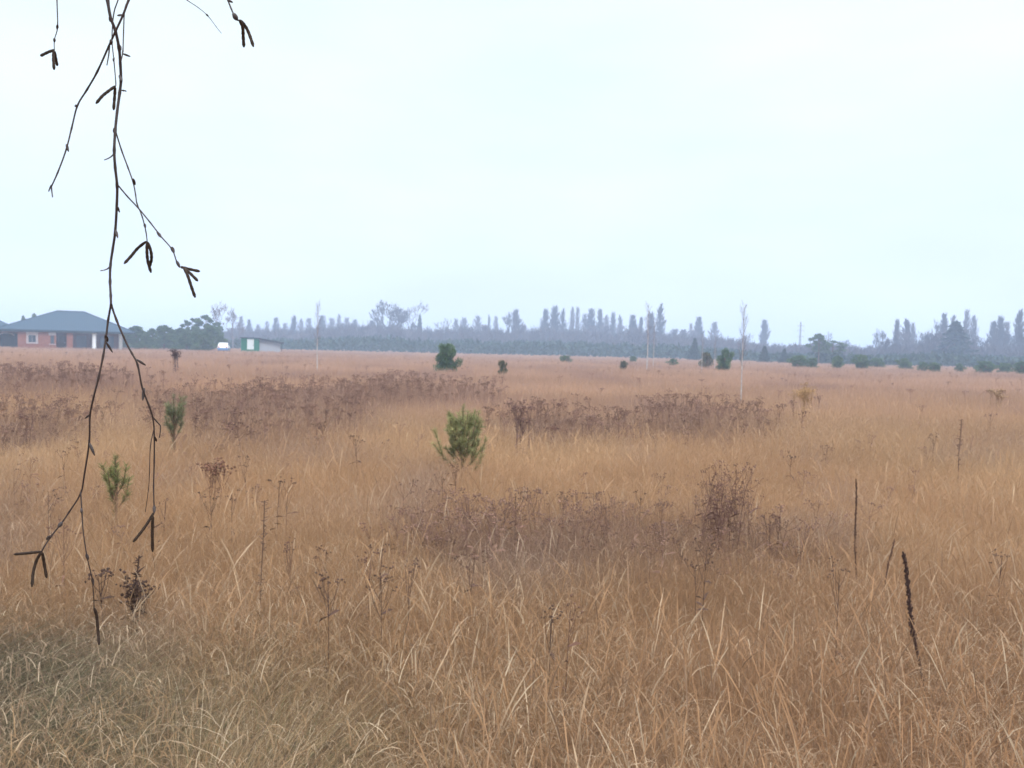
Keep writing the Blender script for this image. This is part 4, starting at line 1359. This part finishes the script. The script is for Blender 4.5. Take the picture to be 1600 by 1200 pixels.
# ------------------------------------------------------------------ hanging birch twigs close to the camera
def birch_over_camera():
    D = 0.66
    root = empty('birch_branch', (0, 0, 0))
    tag(root, 'bare birch twigs with catkins hanging close at the left of the view', 'birch twigs')
    root.location = (-0.9, 0.1, 0.0)
    off = np.array(root.location)
    def P(pts, dy):
        return [np.array(at_Y(x, y, D + dy + k)) - off for (x, y), k in zip(pts, wob(len(pts)))]
    rr = random.Random(9)
    def wob(n):
        a = rr.uniform(0, 6.28)
        return [0.008 * math.sin(a + i * 0.7) for i in range(n)]
    def smooth(p, n=4):
        p = [np.array(q) for q in p]
        out = []
        for i in range(len(p) - 1):
            p0, p1, p2, p3 = p[max(i - 1, 0)], p[i], p[i + 1], p[min(i + 2, len(p) - 1)]
            for t in np.arange(n) / n:
                out.append(0.5 * ((2 * p1) + (-p0 + p2) * t + (2 * p0 - 5 * p1 + 4 * p2 - p3) * t * t + (-p0 + 3 * p1 - 3 * p2 + p3) * t ** 3))
        out.append(p[-1])
        return out
    px = D / F
    tops = []
    def twig(pts, w0, w1, dy=0.0, catkins=(), buds=(), spurs=(), top=False):
        q = smooth(P(pts, dy))
        n = len(q)
        rad = np.linspace(w0, w1, n) * px * 0.5 * 0.68
        # knots at the nodes
        for i in range(0, n, 4):
            rad[i] *= rr.uniform(1.05, 1.35)
        mb = MB()
        mb.tube(q, rad, 8)
        for sp in spurs:
            s = smooth(P(sp, dy), 3)
            mb.tube(s, np.linspace(2.4, 1.4, len(s)) * px * .5, 6)
        o = mb.build('twig', M_twig, root, True)
        if top: tops.append(q[0])
        for c in catkins:
            s = smooth(P(c, dy), 6)
            m = len(s)
            t = np.linspace(0, 1, m)
            r = 2.25 * px * np.minimum(1, np.minimum(0.35 + t * 6, (1.02 - t) * 7 + 0.3))
            r = r * (1 + 0.10 * np.sin(np.arange(m) * 2.1))
            k = MB()
            k.tube(s, r, 9)
            k.build('catkin', M_catkin, o, True)
        for (x, y, x2, y2, ww) in buds:
            s = smooth(P([(x, y), ((x + x2) / 2, (y + y2) / 2), (x2, y2)], dy), 3)
            m = len(s)
            k = MB()
            k.tube(s, np.array([0.6, .8, 1, 1, .85, .6, .2][:m]) * ww * px * .5 * .8, 7)
            k.build('bud', M_twig, o, True)
    twig([(150, -150), (160, -60), (168, 0), (173, 28), (180, 47), (186, 75), (188, 100), (189, 125), (187, 145), (183, 175), (180, 205), (178.5, 235), (180, 262), (183, 290), (182.5, 320), (180, 362), (176, 390), (172.5, 415), (172, 440), (173, 462), (173.5, 477)],
         6.5, 5.0, 0, (), [(190, 141, 198, 142.5, 3.5), (187, 118, 190, 127, 6), (172.5, 24, 172, 34, 6), (183, 322, 187, 332, 4), (181, 360, 184, 372, 5), (180, 200, 178, 208, 7), (186, 70, 189, 78, 6)],
         [[(172, 416), (168, 420), (163, 422), (157, 423)], [(178.5, 240), (172, 246), (163, 250)]], True)
    twig([(173.5, 475), (169, 500), (166, 525), (161, 557), (154, 590), (146, 622), (140.5, 650), (139.5, 690), (132, 740), (126, 771), (108, 800), (95, 819), (79, 839), (70, 853), (65, 862)],
         4.6, 3.0, 0, [[(65, 862), (50, 863.5), (36, 865), (22, 866)], [(65, 862), (57, 876), (52, 895), (50, 917)], [(66, 863), (69, 880), (73, 903)]],
         [(140, 648, 133, 654, 4), (140, 693, 148, 712, 5.5), (165, 524, 168, 534, 7), (166, 535, 176, 551, 4.5), (96, 817, 91, 824, 8), (79, 838, 73, 843, 8)])
    twig([(126, 769), (128, 800), (130, 830), (136, 870), (143, 900), (146, 925), (147, 950)], 3.0, 2.0, 0,
         [[(147, 950), (151, 962), (153, 985), (155, 1008)]], [(127, 795, 128, 803, 5), (135, 866, 138, 875, 6), (144, 903, 146, 914, 5.5)])
    twig([(173.5, 475), (182, 500), (197, 535), (206, 552), (215, 570), (222, 605), (232, 632), (239, 654), (241, 680), (241, 720), (240, 760), (241, 800)], 4.6, 2.8, 0.0,
         [[(241, 800), (232, 815), (220, 832), (208, 847)], [(239, 806), (238, 830), (238.5, 862)]],
         [(214, 562, 228, 571, 5), (225, 607, 223, 626, 6), (241, 790, 241, 802, 6), (241, 682, 245, 690, 5)],
         [[(239, 652), (246, 660), (251, 667), (249, 684)]])
    twig([(241, 668), (235, 698), (233.5, 740), (232, 764), (227, 800)], 2.0, 1.4, 0.0)
    twig([(232, -110), (213, -30), (201, 0), (192, 24), (180, 50), (170, 72), (152, 112), (136, 140), (121, 165), (112, 200), (103, 235), (90, 270), (80, 292)], 4.8, 2.6, -0.03,
         (), [(191, 23, 183, 24.5, 4), (121, 165, 117, 166, 5), (104, 226, 107, 237, 5), (174, 62, 173, 70, 6)],
         [[(171, 72), (170, 85), (167, 102)], [(80, 290), (78, 294), (76, 299)], [(80, 291), (81, 299), (82, 308)]], True)
    twig([(201, 0), (195, 14), (193, 50), (192, 80), (189, 96)], 2.6, 2.4, -0.015, (), [(192, 84, 204, 88.5, 4)])
    twig([(205, -100), (187, -10), (178, 20), (175, 60), (178, 95), (181, 130), (180, 136)], 2.8, 2.2, 0.025,
         [[(181, 134), (170, 142), (160, 150), (150, 162)], [(180, 136), (179, 152), (177.5, 172)]], [(178, 90, 177, 96, 4)], (), True)
    twig([(181, 206), (190, 235), (200, 262), (208, 285), (212, 305), (214, 318), (222, 338), (228, 362), (230, 378)], 3.2, 2.2, 0.01,
         [[(229, 377), (215, 388), (205, 400), (194, 412)], [(230, 378), (229.5, 392), (231, 408), (236, 426)], [(231, 378), (236, 394), (236.5, 406), (233, 418)]],
         [(208, 280, 211, 289, 6), (226, 350, 227, 356, 5)])
    twig([(184, 289), (200, 308), (216, 325), (235, 348), (252, 370), (269, 390), (277, 412), (281, 416)], 3.2, 2.4, -0.01,
         [[(282, 417), (296, 420.5), (312, 424)], [(288, 419), (297, 427), (309, 439)], [(287, 418), (293, 430), (299, 448), (305, 465)]],
         [(246, 363, 252, 371, 6), (268, 386, 272, 395, 7), (276, 408, 281, 418, 6)])
    twig([(95, -110), (90, -20), (89, 0), (90, 42), (85, 62), (85, 79)], 3.0, 2.0, 0.05,
         [[(85, 78), (74, 82), (63, 87.5)], [(84, 79), (83.5, 92), (84.5, 109)], [(85, 80), (87, 90), (89.5, 103)]], [(90, 39, 89, 46, 5), (85, 60, 85, 66, 5)], (), True)
    twig([(240, -70), (285, -8), (292, 0), (310, 12), (325, 25), (338, 42), (346, 52)], 2.4, 1.2, 0.10, (), [(322, 22, 326, 26, 4)], (), True)
    twig([(320, -100), (350, -15), (356, 0), (361, 13), (366, 24), (371, 31), (375, 32)], 3.4, 3.2, -0.06,
         [[(374, 31), (379, 42), (380, 58), (381, 74)], [(375, 31), (384, 42), (390, 55), (396, 73)]], [(365, 22, 371, 32, 9), (356, 0, 364, 4, 4)], (), True)
    # what the twigs hang from: a drooping limb above the view, and the trunk beside the camera
    zt = max(t[2] for t in tops) + 0.10
    lim = [np.array((0.0, 0.0, 2.9)), np.array((0.12, 0.3, 3.0)), np.array((0.30, 0.5, 2.75)), np.array((0.46, 0.56, zt + 0.12)), np.array((0.62, 0.57, zt)), np.array((0.78, 0.57, zt - 0.02))]
    L = smooth(lim, 5)
    mb = MB(); mb.tube(L, np.linspace(0.03, 0.004, len(L)), 8)
    for t in tops:
        a = min(L[8:], key=lambda q: np.linalg.norm(q - t - np.array((-.03, 0, .1))))
        s = smooth([a, (a + t) / 2 + np.array((0, 0, .02)), t], 3)
        mb.tube(s, np.linspace(0.0028, 0.0018, len(s)), 6)
    mb.build('limb', M_twig, root, True)
    mb = MB(); mb.tube(smooth([(0.02, -.02, 0), (0, 0, 1.2), (0.01, 0, 2.9), (-.03, 0, 4.5), (0.0, .03, 6.0)], 3), np.linspace(0.11, 0.04, 13), 12)
    mb.build('trunk', M_white_bark, root, True)
birch_over_camera()

# ------------------------------------------------------------------ haze
def haze():
    mb = MB()
    mb.box(-1950, 1950, -1950, 1950, -1.2, 30)
    m = bpy.data.materials.new('haze')
    m.use_nodes = True
    t = m.node_tree
    t.nodes.clear()
    o = t.nodes.new('ShaderNodeOutputMaterial')
    v = t.nodes.new('ShaderNodeVolumePrincipled')
    v.inputs['Color'].default_value = (0.60, 0.74, 1.0, 1)
    v.inputs['Density'].default_value = 0.00175
    v.inputs['Anisotropy'].default_value = 0.2
    t.links.new(v.outputs[0], o.inputs['Volume'])
    h = mb.build('haze', m)
    tag(h, 'thin bluish winter haze over the field', 'haze', kind='stuff')
haze()
